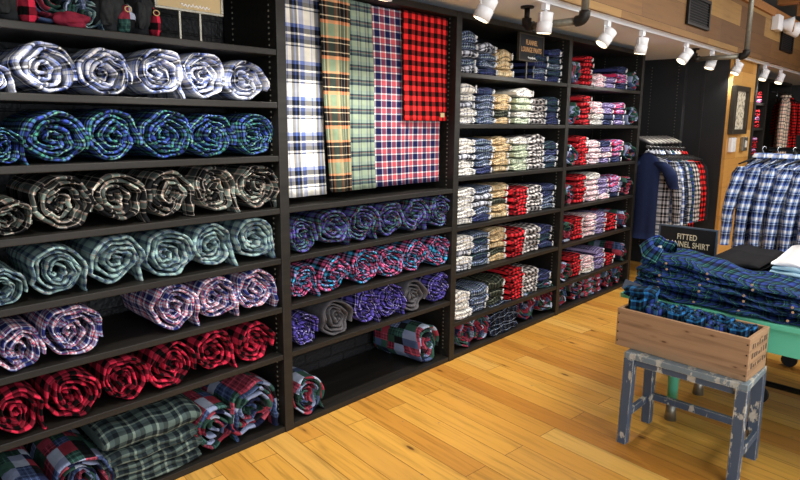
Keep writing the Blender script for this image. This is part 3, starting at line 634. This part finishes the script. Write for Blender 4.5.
draped(1.885, 2.085, 1.955, 2.10, 1.183, 'h_tan', 'tan and black plaid flannel hanging second from left', 2, yf=.03)
draped(2.095, 2.27, 2.11, 2.31, 1.18, 'h_sage', 'sage green plaid flannel hanging in the middle', 3, yf=.07)
draped(2.275, 2.86, 2.31, 2.87, 1.182, 'h_nwr', 'long navy, white and red plaid flannel behind the red one', 4, yf=.085)
rd = draped(2.49, 2.875, 2.508, 2.90, 1.553, 'buffalo_hang', 'short bright red and black checked flannel at the right', 5, yf=.045)
lb = MB().box((2.80, .025, 1.575), (2.835, .029, 1.60)).build('label_patch', M['tag_gold'], rd)

# ---------------------------------------------------------------- bay five: recess with hanging shirts
tag(MB().box((6.70, 0.0, 0), (6.78, .47, SZ)).build('wall_recess', M['panel_black']), kind='structure')
m = MB()
for ys in (.06, .34):
    for k in range(60): m.box((6.697, ys, .2+k*.033), (6.70, ys+.009, .208+k*.033))
o = m.build('shelf_standard', M['steel']); tag(o, 'slotted metal shelf standards on the black side panel of the recess', 'shelf standard')
tag(MB().box((6.78, -0.40, 0), (6.83, .47, SZ)).box((6.775, -.18, 0), (6.785, -.15, SZ)).build('wall_column_side', M['panel_black']), kind='structure')
tag(MB().box((6.80, -0.43, 0), (7.64, -.40, SZ)).build('wall_column', M['maple']), kind='structure')
tag(MB().box((7.64, -0.44, 0), (7.72, .47, SZ)).build('trim_column', M['panel_black']), kind='structure')
o = MB().tube([(5.66, -.06, 1.335), (6.70, -.06, 1.30)], .012, 10).build('hanging_rail', M['metal_black']); tag(o, 'black rail carrying shirts in the recess beside the shelves', 'rail')
def hanger(loc, rz, lab, group, mat='metal_black'):
    m = MB(); pts = [(0, 0, 0)]+[(.018*math.sin(a), 0, -.018+.018*math.cos(a)+.006) for a in [k*PI/8 for k in range(0, 7)]]
    m.tube([(0, 0, .0), (-.0, 0, .0)]+[] if False else [(.016*math.cos(a), 0, .0+.016*math.sin(a)) for a in [PI*1.0-k*PI/8 for k in range(0, 10)]]+[(0.0, 0, -.03), (0, 0, -.06)], .003, 6)
    h = m.build('clothes_hanger', M['hair_hook'], None, loc); h.rotation_euler = (0, 0, rz)
    a = MB(); a.tube([(-.20, 0, -.115), (-.10, 0, -.08), (0, 0, -.055), (.10, 0, -.08), (.20, 0, -.115)], [.006, .008, .009, .008, .006], 6); a.build('shoulder_bar', M[mat], h)
    tag(h, lab, 'hanger', group); return h
def shirt_mesh(length, hw, th, seed_, sleeve=.60, short=False):
    """local: x across shoulders, y thickness, z down from 0 (collar)"""
    rnd = random.Random(seed_); ph = rnd.uniform(0, 6)
    mb = MB(); P, UV = [], []; N = 20; seg = 28
    lv = [0, .02, .05, .09, .14, .22, .35, .5, .65, .8, .92, 1.0]
    for f in lv:
        z = -f*length
        if f <= .09: wx = .06+(hw-.06)*(f/.09)**.8; ty = .035+(th-.035)*(f/.09)
        else: wx = hw*(1-.06*math.sin((f-.09)*3)); ty = th*(1+.25*f)
        row, ur = [], []
        for k in range(seg):
            a = 2*PI*k/seg; fold = 1+(.16*math.sin(a*5+ph+f*2)+.08*math.sin(a*9+ph))*f
            row.append(Vector((wx*math.cos(a), ty*math.sin(a)*fold, z-.035*(abs(math.cos(a))**2)*(1 if f < .1 else 0)))); ur.append((a*.12*1.0, z))
        ur.append((2*PI*.12, z)); P.append(row); UV.append(ur)
    mb.grid(P, UV, closed=True, caps=True)
    body = mb.mesh('shirt_body'); sl = []
    for s in (-1, 1):
        mb = MB(); P, UV = [], []; L = (.22 if short else sleeve); n = 12
        for i in range(n+1):
            f = i/n; cx = s*(hw*.86+.07*math.sin(min(f*2.2, 1.57))+(.015 if not short else .06)*f); cz = -.075-f*L; rr = .075*(1-.42*f)*(1 if f > .02 else .6)*(1.25 if short else 1)
            row, ur = [], []
            for k in range(14):
                a = 2*PI*k/14; w = 1+.10*math.sin(a*3+f*9+ph)+.05*math.sin(f*25+a)
                row.append(Vector((cx+rr*.75*math.cos(a)*w, rr*.62*math.sin(a)*w, cz))); ur.append((a*.07, -f*L))
            ur.append((2*PI*.07, -f*L)); P.append(row); UV.append(ur)
        mb.grid(P, UV, closed=True, caps=True); sl.append(mb.mesh('sleeve'))
    mb = MB(); P, UV = [], []
    for (z, rx, ry) in ((-.015, .068, .045), (.022, .062, .05), (.026, .066, .055), (-.005, .086, .066)):
        P.append([Vector((rx*math.cos(2*PI*k/18), ry*math.sin(2*PI*k/18), z)) for k in range(18)]); UV.append([(k*.02, z) for k in range(19)])
    mb.grid(P, UV, closed=True); col = mb.mesh('collar')
    return body, sl, col
def put_shirt(meshes, loc, rz, mat, lab, group, collar=True, name='flannel_shirt', sc=1.0, cat='shirt'):
    body, sl, col = meshes
    s = empty(name, loc, lab, cat, group, rz); s.scale = (sc, sc, sc)
    inst('shirt_body', body, M[mat], (0, 0, 0), parent=s)
    for m_ in sl: inst('sleeve', m_, M[mat], (0, 0, 0), parent=s)
    if collar: inst('collar', col, M[mat], (0, 0, 0), parent=s)
    return s
SM = [shirt_mesh(.78, .20, .035, 100+k) for k in range(4)]
TEE = shirt_mesh(.74, .105, .035, 200, short=True)
rec = [('greywhite', 'grey and white plaid'), ('shirt_blue', 'pale blue plaid'), ('black_blue', 'black and blue plaid'), ('greywhite', 'black and grey plaid'), ('pile', 'blue and green plaid'), ('bw', 'black and white checked'), ('bw', 'black and white checked'), ('buffalo_hang', 'red and black checked'), ('buffalo_hang', 'red and black checked'), ('black_tee', 'plain black')]
rzr = PI/2+.12
for i, (mt, nm) in enumerate(rec):
    X = 5.86+i*.088; zr = 1.335-(X-5.66)/1.04*.035
    hanger((X, -.06, zr+.0), rzr, f'hanger holding the {nm} shirt, {ORD[i]} along the recess rail', 'hangers on the recess rail')
    put_shirt(SM[i % 4], (X, -.06, zr-.055), rzr, mt, f'{nm} shirt, {ORD[i]} from left on the recess rail', 'shirts on the recess rail', collar=(mt != 'black_tee'))
hanger((5.76, -.06, 1.33), rzr, 'hanger holding the navy t-shirt at the end of the shelving', 'hangers on the recess rail')
tee = put_shirt(TEE, (5.76, -.06, 1.285), rzr, 'navy_tee', 'plain navy short sleeved t-shirt hanging beside the shelving end', None, collar=False, name='hanging_t_shirt', sc=1.12, cat='t-shirt')
# short hook that carries the tee
o = MB().tube([(5.668, -.06, 1.346), (5.80, -.06, 1.346)], .006, 8).build('face_out_arm', M['metal_black']); tag(o, 'short black arm holding the navy t-shirt hanger', 'rail')
# empty grey hangers bunched over the rail
o = MB().tube([(5.67, .10, 1.40), (6.70, .10, 1.40)], .008, 8).build('hanging_rail', M['metal_black']); tag(o, 'upper thin rail with bunched empty grey hangers in the recess', 'rail')
sm = MB(); sm.tube([(0, .13, -.035), (0, .05, -.005), (0, 0, .012), (0, -.07, -.005), (0, -.16, -.045)], [.010, .015, .017, .015, .010], 8); SHM = sm.mesh('padded_hanger')
for i in range(16):
    o = inst('padded_hanger', SHM, M['greywhite'] if False else (M['steel'] if i % 2 else M['charcoal']), (5.80+i*.052, .10, 1.405), (0.0, 0.35, 0.1), (1, 1, 1))
    tag(o, f'{"pale" if i % 2 else "charcoal"} grey empty hanger, place {i+1} from left, bunched above the shirts', 'hanger', 'bunched empty hangers')

# ---------------------------------------------------------------- picture frame, switches on the column
pf = empty('framed_map', (7.045, -.432, 1.70), 'dark framed map hanging on the wood clad column', 'picture')
fw, fh = .25, .245
pm = MB()
for a, b in (((-fw, -fh), (fw, -fh+.05)), ((-fw, fh-.05), (fw, fh)), ((-fw, -fh+.05), (-fw+.06, fh-.05)), ((fw-.06, -fh+.05), (fw, fh-.05))): pm.box((a[0], -.05, a[1]), (b[0], 0, b[1]), .004)
pm.build('frame', M['bronze'], pf)
t = NT('printed_map'); co = t.n('ShaderNodeTexCoord'); no = t.n('ShaderNodeTexNoise'); no.inputs['Scale'].default_value = 28; no.inputs['Detail'].default_value = 6; t.l(co.outputs['Object'], no.inputs[0])
t.l(t.ramp(no.outputs[0], [(.40, '#7c7468'), (.47, '#d8d0b8'), (.62, '#e4dcc8'), (.66, '#988c80')]), t.b.inputs['Base Color']); t.rough(.5)
MB().box((-fw+.055, -.02, -fh+.045), (fw-.055, -.012, fh-.045)).build('print', t.m, pf)
for dx, nm in ((6.93, 'white thermostat box on the column below the framed map'), (7.35, 'grey switch box on the column right of the white box')):
    o = MB().box((dx-.075, -.47, 1.27), (dx+.075, -.431, 1.42), .008).build('wall_switch', M['white_paint'] if dx < 7 else M['steel']); tag(o, nm, 'switch')
    MB().box((dx-.03, -.475, 1.31), (dx+.03, -.470, 1.38)).build('switch_plate', M['tag_white'], o)
for k, (px, py) in enumerate(((728, 192), (733, 192), (730, 209))):
    q = atY(px, py, -.43); m = MB().tube([(q.x, -.43, q.z), (q.x, -.455, q.z)], .012, 10)
    tag(m.build('wall_hook', M['steel']), ['upper left steel knob on the wooden column', 'upper right steel knob on the wooden column', 'lower steel knob on the wooden column'][k], 'knob', 'knobs on the column')

# ---------------------------------------------------------------- far shelving bay
u = empty('shelving_bay', (9.0, -.1, 0), 'far black shelving bay with red stacks and a long cream shirt', 'shelving', 'black wall shelving')
def fp(n, a, c, m='shelf'): return MB().box((a[0]-9, a[1]+.1, a[2]), (c[0]-9, c[1]+.1, c[2]), .003).build(n, M[m], u)
for x in (7.76, 8.76, 9.95): fp('side_panel', (x, -.30, 0), (x+.05, .4, 2.13))
fp('top_board', (7.81, -.30, 2.09), (9.95, .4, 2.13))
fp('back_panel', (7.81, .37, 0), (9.95, .4, 2.09))
farz = [1.822, 1.517, 1.174, .86, .5]
for z in farz: fp('shelf', (7.815, -.295, z-.03), (8.755, .37, z))
for r, z in enumerate(farz[:4]):
    for k in range((3, 5, 5, 4)[r]):
        for c in range(3):
            o = inst('folded_flannel', FM[(k+c) % 9], M['red_fold' if (k+r) % 3 else 'multi'], (8.03+.24*c, -.28, z+.0015+k*.045), (0, 0, 0), (1.05, 1, 1))
            tag(o, f'red folded flannel, {ORD[k]} from bottom, {ORD[c]} column, {SHN[r]} shelf of far bay', 'folded clothes', 'folded red flannels in the far bay')
o = MB().tube([(8.81, -.32, 1.97), (9.98, -.32, 1.97)], .012, 8).build('hanging_rail', M['metal_black']); tag(o, 'high rail in the far bay carrying a cream shirt', 'rail')
q = atY(774, 100, -.25)
LS = shirt_mesh(.95, .26, .06, 300)
far_sh = [(9.14, 'creamshirt', 'long cream and black plaid shirt hanging facing out in the far bay', 0.15), (9.62, 'buffalo_hang', 'red and black checked shirt behind the cream one in the far bay', .8), (9.86, 'buffalo_hang', 'red checked shirt against the far upright', .9)]
for X, mt, lab, rz in far_sh:
    hanger((X, -.32, 1.97), rz, 'hanger of the ' + lab.split(' hanging')[0].split(' behind')[0].split(' against')[0], 'far bay hangers')
    put_shirt(LS, (X, -.42 if mt == 'creamshirt' else -.32, 1.91), rz, mt, lab, 'far bay shirts', sc=1.0 if mt == 'creamshirt' else .72)

# ---------------------------------------------------------------- vents, flood light on bulkhead
for k, (x0, x1, z0, z1) in enumerate(((5.06, 5.57, 2.325, 2.56), (8.0, 8.55, 2.39, 2.62))):
    v = empty('wall_vent', ((x0+x1)/2, BY-.0125, (z0+z1)/2), ['square black vent above the track between two pipes', 'square black vent at the far end of the bulkhead'][k], 'vent', 'bulkhead vents')
    w2, h2 = (x1-x0)/2, (z1-z0)/2; m = MB()
    for a, b in (((-w2, -h2), (w2, -h2+.025)), ((-w2, h2-.025), (w2, h2)), ((-w2, -h2+.025), (-w2+.025, h2-.025)), ((w2-.025, -h2+.025), (w2, h2-.025))): m.box((a[0], -.012, a[1]), (b[0], .010, b[1]), .002)
    m.build('frame', M['metal_black'], v); MB().box((-w2+.01, .004, -h2+.01), (w2-.01, .011, h2-.01)).build('backing', M['rubber'], v); m = MB()
    for j in range(9): z = -h2+.03+j*(2*h2-.06)/8.6; m.hexa([(-w2+.025, -.006, z), (w2-.025, -.006, z), (w2-.025, .009, z+.008), (-w2+.025, .009, z+.008)], [(-w2+.025, -.006, z+.004), (w2-.025, -.006, z+.004), (w2-.025, .009, z+.013), (-w2+.025, .009, z+.013)])
    m.build('louvre', M['metal_black'], v)
fl = empty('flood_light', (7.85, BY, 2.63), 'white twin emergency flood light on the reclaimed wood bulkhead', 'light')
MB().box((-.28, -.07, -.07), (-.08, 0, .09), .01).build('housing', M['white_paint'], fl)
MB().tube([(-.05, -.05, .01), (-.02, -.15, -.0)], [.05, .085], 16).build('lamp_head', M['white_paint'], fl)
MB().tube([(-.02, -.151, 0), (-.018, -.157, 0)], [.078, .076], 16).build('lens', M['letter_tan'], fl)
MB().tube([(.12, -.05, -.01), (.2, -.15, -.03)], [.05, .085], 16).build('lamp_head', M['white_paint'], fl)
MB().box((-.08, -.05, -.02), (.16, -.02, .02)).build('arm', M['white_paint'], fl)

# ---------------------------------------------------------------- pipes
def pipe(x, y, z, y2, lab):
    e = empty('iron_pipe', (x, y, z), lab, 'pipe', 'plumbing pipes')
    MB().tube([(0, 0, .035), (0, 0, 3.02-z)], .021, 14).build('upright', M['galv'], e)
    arc = [(0, .035-.035*math.cos(a)+0, .035-.035*math.sin(a)) for a in [k*PI/12 for k in range(7)]]
    MB().tube([(0, 0, .05)]+arc+[(0, .05, 0)], .031, 14).build('elbow', M['elbow'], e)
    MB().tube([(0, .035, 0), (0, y2-y-.03, 0)], .021, 14).build('crossbar', M['galv'], e)
    L = y2-y
    MB().tube([(0, L-.05, 0), (0, L-.02, 0), (0, L-.0, .015), (0, L, .05)], .029, 12).build('elbow', M['elbow'], e)
    MB().tube([(0, L, .04), (0, L, SZ-z-.012)], .016, 10).tube([(0, L, SZ-z-.012), (0, L, SZ-z-.001)], .04, 14).build('riser', M['elbow'], e)
pipe(3.22, -.655, 2.115, -.28, 'grey iron pipe dropping from ceiling before the folded clothes and turning inward')
pipe(5.95, -.76, 2.14, -.33, 'grey iron pipe dropping from ceiling before the recess and turning inward')

# ---------------------------------------------------------------- track lights
trk = MB().box((-.5, -.475, SZ-.022), (9.5, -.445, SZ-.0005)).build('light_track', M['white_paint']); tag(trk, 'white lighting track along the outer edge of the soffit', 'track')
TY = -.46; tz = SZ-.022
heads = [(486, 12, (-.25, .35, -.9), 'leftmost in view, over the hanging flannels'), (545, 20, (.02, .1, -1), 'in front of the first pipe'), (607, 32, (-.45, .35, -.8), 'over the small patchwork rolls, right of the first pipe'),
         (642, 38, (.0, .15, -1), 'over the end of the shelving'), (686, 50, (-.45, .35, -.75), 'over the recess, left of the second pipe elbow'), (712, 55, (-.2, .2, -.9), 'beside the second pipe'),
         (738, 60, (-.3, .25, -.85), 'over the wooden column'), (765, 66, (-.3, .2, -.85), 'over the far bay upright'), (781, 70, (-.3, .2, -.85), 'farthest along the track')]
def head(X, d, lab, power=0):
    e = empty('track_light', (X, TY, tz), lab, 'track light', 'track lights')
    d = Vector(d).normalized()
    MB().box((-.022, -.016, -.035), (.022, .016, 0), .003).tube([(0, 0, -.035), (0, 0, -.05)], .008, 8).build('adapter', M['white_paint'], e)
    c = Vector((0, 0, -.10)); a = c-d*.055; b = c+d*.06
    side = d.cross(Vector((0, 1, 0))).normalized()*.047
    MB().tube([(0, 0, -.048), side*1.0+Vector((0, 0, -.052)), c+side], .0045, 6).tube([(0, 0, -.048), side*-1.0+Vector((0, 0, -.052)), c-side], .0045, 6).build('yoke', M['white_paint'], e)
    MB().tube([a, a+d*.004, a+d*.05, a+d*.052, a+d*.056, a+d*.058, b], [.036, .042, .042, .040, .040, .044, .044], 20).build('lamp_head', M['white_paint'], e)
    MB().tube([b-d*.001, b+d*.002], [.038, .037], 18).build('lens', M['lamp_glow'], e)
    if power:
        s_ = spot((X, TY, tz), (X, TY, tz), power); wp = Vector((X, TY, tz))+b+d*.02; s_.location = wp; s_.rotation_euler = d.to_track_quat('-Z', 'Y').to_euler(); s_.data.spot_size = math.radians(95)
for px, py, d, where in heads:
    X = atY(px, py, TY).x if px < 700 else atY(px, py, TY).x
    head(min(X, 9.3), d, f'white track spotlight {where}', 36)
for X, w_ in ((.45, 'far left'), (1.15, 'left'), (1.85, 'middle')):  # extra unseen heads, added to light the first two bays
    head(X, (.1, .38, -.9), f'added unseen white track spotlight beyond the {w_} of the frame over the rolls', 36)

# ---------------------------------------------------------------- stool
st = empty('wooden_stool', (2.885, -1.487, 0), 'chipped slate blue wooden stool under the crate', 'stool')
hx, hy, Hs = .15, .268, .462
def leg(sx, sy):
    t_, b_ = .024, .022
    cx, cy = sx*(hx-.022), sy*(hy-.024); bxx, byy = sx*(hx-.004), sy*(hy-.022)
    z1 = Hs-.03
    return MB().hexa([(bxx-b_, byy-b_, 0), (bxx+b_, byy-b_, 0), (bxx+b_, byy+b_, 0), (bxx-b_, byy+b_, 0)], [(cx-t_, cy-t_, z1), (cx+t_, cy-t_, z1), (cx+t_, cy+t_, z1), (cx-t_, cy+t_, z1)])
for sx in (-1, 1):
    for sy in (-1, 1):
        o = leg(sx, sy).build('leg', M['stool_paint'], st); md = o.modifiers.new('bevel', 'BEVEL'); md.width = .003; md.segments = 2
MB().box((-hx, -hy, Hs-.03), (hx, hy, Hs), .004).build('seat', M['stool_top'], st)
for sx in (-1, 1): MB().box((sx*(hx-.025)-.012, -hy+.05, Hs-.062), (sx*(hx-.025)+.012, hy-.05, Hs-.03), .002).build('apron', M['stool_paint'], st)
for sy in (-1, 1):
    MB().box((-hx+.045, sy*(hy-.03)-.012, Hs-.062), (hx-.045, sy*(hy-.03)+.012, Hs-.03), .002).build('apron', M['stool_paint'], st)
    MB().box((-hx+.015, sy*(hy-.014)-.010, .115), (hx-.015, sy*(hy-.014)+.010, .15), .002).build('stretcher', M['stool_paint'], st)
MB().box((hx-.022, -hy+.02, .135), (hx+.0, hy-.02, .17), .002).build('stretcher', M['stool_paint'], st)

# ---------------------------------------------------------------- crate
cr = empty('wooden_crate', (2.905, -1.448, Hs+.001), 'worn wooden crate of flannels standing on the slate blue stool', 'crate', rz=math.radians(-3.0))
CRM = Matrix.Translation((2.905, -1.448, 0)) @ Matrix.Rotation(math.radians(-3.0), 4, 'Z')
cx_, cy_, ch_ = .126, .297, .19
for s in (-1, 1):
    MB().box((s*cx_-(.018 if s > 0 else 0), -cy_, 0), (s*cx_+(.018 if s < 0 else 0), cy_, ch_), .003).build('side_board', M['crate'], cr)
    MB().box((-cx_+.0185, s*cy_-(.018 if s > 0 else 0), .0), (cx_-.0185, s*cy_+(.018 if s < 0 else 0), ch_), .003).build('end_board', M['crate'], cr)
MB().box((-cx_+.019, -cy_+.019, 0), (cx_-.019, cy_-.019, .012)).build('bottom_board', M['crate'], cr)
rnd = random.Random(5); INK = plain('faded_ink', '#5c4c40', .9)
for k in range(7):
    for s_ in range(3):
        x = -.09+.03*k; z = .15-.045*s_; MB().box((x, -cy_-.0012, z-.012), (x+rnd.uniform(.008, .02), -cy_-.0002, z+rnd.uniform(.0, .014))).build('stencil_mark', INK, cr)['label'] = 'faded dark stencil mark'
for s in (-1, 1):
    for k in range(4): MB().tube([(-cx_-.0015, s*(cy_-.009), .025+k*.046), (-cx_+.002, s*(cy_-.009), .025+k*.046)], .0035, 8).build('nail', M['elbow'], cr)
# rolled shirts in the crate
def bundle_mesh(w, d, h, seed_):
    rnd = random.Random(seed_); ph = [rnd.uniform(0, 6.28) for _ in range(4)]; P, UV = [], []; seg = 22
    for i, f in enumerate([0, .15, .3, .45, .6, .72, .82, .90, .96, 1.0, 1.005, .985, .95]):
        z = f*h; e = 1.0 if f < .75 else 1
        row, ur = [], []
        shrink = {10: .86, 9: .95, 11: .6, 12: .25}.get(i, 1.0)
        for k in range(seg):
            a = 2*PI*k/seg; ca, sa = math.cos(a), math.sin(a); n_ = .62
            x = w/2*math.copysign(abs(ca)**n_, ca); y = d/2*math.copysign(abs(sa)**n_, sa)
            wv = 1+.04*math.sin(4*a+ph[0]+f*3)+.02*math.sin(9*a+ph[1])
            zz = z+.006*math.sin(2*a+ph[2])*f+.002*math.sin(7*a+ph[3])*f
            row.append(Vector((x*wv*shrink*.95, y*wv*shrink*.95, zz))); ur.append((a*.045, z+(i > 9)*.03*(i-9)))
        ur.append((2*PI*.045, ur[0][1])); P.append(row); UV.append(ur)
    mb = MB(); mb.grid(P, UV, closed=True, caps=True)
    for f in mb.bm.faces:
        f.smooth = True
    return mb.mesh('rolled_shirt')
BM = [bundle_mesh(.098, .084, .2, 400+k) for k in range(5)]
for r in range(2):
    for k in range(6):
        rnd = random.Random(r*10+k)
        x = -.056+.104*r; y = .228-k*.0905
        o = inst('rolled_shirt', BM[(k+2*r) % 5], M['crate_cloth' if (k+r) % 3 != 1 else 'pile'], CRM @ Vector((x, y, Hs+.015)), (0, rnd.uniform(-.03, .03), math.radians(-3)), (1, 1, [1.0, .98][r]*rnd.uniform(.92, 1.03)*(1.13 if k == 0 else 1)))
        tag(o, f'blue green rolled flannel, {ORD[k]} from the window-side end... '.split('...')[0].replace('window-side end', 'left') + (', front row in the crate' if r == 0 else ', rear row in the crate'), 'rolled shirt', 'rolled shirts in the crate')
# two loose bundles on top at the left
fr = inst('rolled_shirt', folded_mesh(.15, .12, .045, 600, 2), M['crate_cloth'], (2.86, -1.215, Hs+.235), (0, 0, math.radians(-80)), (1, 1, 1)); tag(fr, 'dark blue folded flannel lying on top at the left end of the crate', 'rolled shirt')

# ---------------------------------------------------------------- teal table
TT = .65
tb = empty('teal_table', (3.36, -1.85, 0), 'worn teal painted table behind the crate holding the shirt pile', 'table')
MB().box((-.28, -.82, TT-.028), (.27, .82, TT), .006).build('table_top', M['teal'], tb)
for s in (-1, 1): MB().box((s*.24-.012, -.55, TT-.15), (s*.24+.012, .56, TT-.028), .003).build('apron', M['teal'], tb)
for s in (-.55, .56): MB().box((-.228, s-.012, TT-.15), (.228, s+.012, TT-.028), .003).build('apron', M['teal'], tb)
for sx in (-.215, .215):
    for sy in (-.52, .53):
        MB().tube([(sx, sy, TT-.03), (sx, sy, .42), (sx, sy, .10)], [.034, .032, .024], 14).build('leg', M['teal'], tb)
        MB().tube([(sx, sy, .10), (sx, sy, .05), (sx, sy, 0)], [.026, .026, .03], 14).build('foot', M['steel'], tb)
# ---------------------------------------------------------------- black display table behind
bt = empty('black_table', (4.07, -1.75, 0), 'low black table on casters holding the t-shirt stacks and sign', 'table')
MB().box((-.42, -.95, TT-.035), (.42, .87, TT), .004).build('table_top', M['shelf'], bt)
for sy in (-.6, .15):
    for sx in (-.36, .36): MB().tube([(sx, sy, TT-.035), (sx, sy, .10)], .016, 10).build('leg', M['metal_black'], bt)
MB().tube([(-.36, -.85, .12), (-.36, .35, .12)], .016, 10).build('base_bar', M['metal_black'], bt)
MB().tube([(.36, -.6, .12), (.36, .15, .12)], .016, 10).build('base_bar', M['metal_black'], bt)
for sx in (-.36, .36):
    for sy in (-.6, .15):
        MB().tube([(sx-.016, sy, .045), (sx+.016, sy, .045)], .045, 18).build('caster', M['rubber'], bt)

# ---------------------------------------------------------------- pile of laid flannel shirts
def laid_mesh(w, L, seed_, h0, h1, open_=False):
    rnd = random.Random(seed_); ph = [rnd.uniform(0, 6.28) for _ in range(6)]; P, UV = [], []; n = 34; seg = 26
    for i in range(n+1):
        f = i/n; y = -f*L; h = h0+(h1-h0)*min(1, f*2.2); h *= (1+.18*math.sin(f*11+ph[0])); ww = w/2*(1-.12*math.exp(-f*14))*(1+.03*math.sin(f*15+ph[1]))
        if i == 0: h *= .6; ww *= .9
        row, ur = [], []
        for k in range(seg):
            a = 2*PI*k/seg; ca, sa = math.cos(a), math.sin(a)
            x = ww*math.copysign(abs(ca)**.5, ca); z = h/2*math.copysign(abs(sa)**.8, sa)
            z += (.010*math.sin(x*22+f*16+ph[2])+.006*math.sin(f*34+x*10+ph[3]))*(1 if sa > -.1 else .15)
            x += .012*math.sin(f*21+ph[4]+a)+.006*math.sin(f*47+ph[5])
            row.append(Vector((x, y, h/2+z))); ur.append((a*.13, y+.02*math.sin(a*3+ph[0])))
        ur.append((2*PI*.13, ur[0][1])); P.append(row); UV.append(ur)
    mb = MB(); mb.grid(P, UV, closed=True, caps=True)
    zm = min(v.co.z for v in mb.bm.verts)
    for v in mb.bm.verts: v.co.z -= zm
    return mb.mesh('laid_shirt')
def collar_mesh(seed_, rise=.05):
    rnd = random.Random(seed_); ph = rnd.uniform(0, 6); P, UV = [], []; n = 24
    for i in range(n+1):
        a = math.radians(-30)+math.radians(240)*i/n
        ring = []; ur = []
        for j, (rr, z) in enumerate(((.085, 0), (.078, rise*.6), (.080, rise), (.092, rise*1.02), (.112, rise*.55), (.122, rise*.10))):
            w_ = 1+.05*math.sin(a*3+ph)
            ring.append(Vector((rr*math.cos(a)*w_, rr*.62*math.sin(a)*w_, z+.005*math.sin(a*5+ph)))); ur.append((a*.1, j*.02))
        P.append(ring); UV.append(ur)
    mb = MB(); mb.grid(P, UV); return mb.mesh('collar')
NP = 6; lm = [laid_mesh(.36, 1.18, 700+k, .048, .017) for k in range(NP)]
zz = TT+.001
hs = [.0, .032, .064, .096, .128, .160]
btn = MB().tube([(0, 0, 0), (-.003, 0, 0)], .006, 10).mesh('button', M['button'])
for k in range(NP):
    rnd = random.Random(40+k)
    s = inst('laid_shirt', lm[k], M['pile'], (3.262+.012*math.sin(k*2.1)+.014*k, -1.065-.006*k+.01*math.sin(k*3), TT+.002+k*.034), (math.radians(-0.0), 0, .03*math.sin(k*1.7)), (1, 1, 1))
    # tilt: left end rises with each shirt
    s.rotation_euler.x = math.radians(1.1*k)
    tag(s, f'blue and green plaid shirt, {["bottom","second up","third up","fourth up","second from top","top"][k]} of the pile on the teal table', 'shirt', 'pile of blue green shirts')
    c = inst('collar', collar_mesh(800+k, .055 if k == NP-1 else .034), M['pile'], (-.07 if k == NP-1 else 0, -.05, .028), (math.radians(22), 0, 0), (1.25, 1.25, 1.35) if k == NP-1 else (1.15, 1, 1), s)
    for j in range(5):
        b = bpy.data.objects.new('button', btn); COL.objects.link(b); b.parent = s; b.location = (-.186, -.14-.2*j, .026)
    if k == NP-1:
        l_ = MB().box((-.02, -.005, 0), (.02, .005, .012)).build('neck_label', M['tag_white'], s, (0, -.035, .055))
    if k == 2:
        g = MB().box((-.002, -.045, -.055), (0, .045, .0), .0005).build('hang_tag', M['tag_slate'], s, (-.20, -.02, .0)); g.rotation_euler = (.15, .5, 0); g['label'] = 'slate grey hang tag'

# ---------------------------------------------------------------- t-shirt stacks
def tees(cx, cy, z, n, mat, col, w, d, h, lab, rz, topmat=None):
    for k in range(n):
        rnd = random.Random(900+k+int(cx*10)); me = folded_mesh(w, d, h, 910+k, lobes=1, nx=10)
        o = inst('folded_t_shirt', me, M[topmat if (k == n-1 and topmat) else mat], (cx+rnd.uniform(-.004, .004), cy+rnd.uniform(-.006, .006), z+.0015+k*h*1.02), (0, 0, rz))
        pos = 'top' if k == n-1 else ('bottom' if k == 0 else f'{ORD[k]} from bottom')
        tag(o, f'{col} folded t-shirt, {pos} of {lab}', 't-shirt', lab)
        if col == 'black':
            m_ = MB().box((-.02, -.006, h*.3), (.02, .0, h*.7)).build('size_sticker', M['tag_white'], o)
tees(3.56, -1.43, TT, 7, 'black_tee', 'black', .27, .60, .021, 'the black stack on the low table', -PI/2)
tees(3.53, -1.80, TT, 9, 'pale_tee', 'pale blue', .36, .66, .0215, 'the pale stack on the low table', -PI/2+.05, topmat='white_tee')

# ---------------------------------------------------------------- rack of blue plaid shirts
rk = empty('garment_rack', (5.2, -1.9, 0), 'black garment rack of sky blue plaid shirts', 'rack')
RZ = 1.372
MB().tube([(0, .72, RZ), (0, -1.3, RZ)], .014, 10).build('rail', M['metal_black'], rk)
for sy in (.55, -1.2):
    MB().tube([(0, sy, RZ), (0, sy, .04)], .014, 10).build('upright', M['metal_black'], rk)
    MB().tube([(-.25, sy, .025), (.25, sy, .025)], .02, 10).build('foot', M['metal_black'], rk)
RS = [shirt_mesh(.80, .20, .040, 500+k) for k in range(5)]
for k, (b_, s_, c_) in enumerate(RS):
    for me_ in [b_]+s_:
        for d_ in me_.uv_layers[0].data: d_.uv = (d_.uv[0]*1.3+d_.uv[1]*.12*(k % 3-1)+k*.03, d_.uv[1]*(1+.06*(k-2))+k*.021)
for i in range(9):
    Y = -1.15-i*.10; rz = PI+math.radians(-38)
    hanger((5.2, Y, RZ+.0), rz, f'hanger of the {ORD[i]} sky blue plaid shirt from the column', 'garment rack hangers')
    put_shirt(RS[i % 5], (5.2, Y, RZ-.06), rz, 'shirt_blue', f'sky blue, white and navy plaid shirt, {ORD[i]} from the left on the garment rack', 'shirts on the garment rack', sc=1.0)
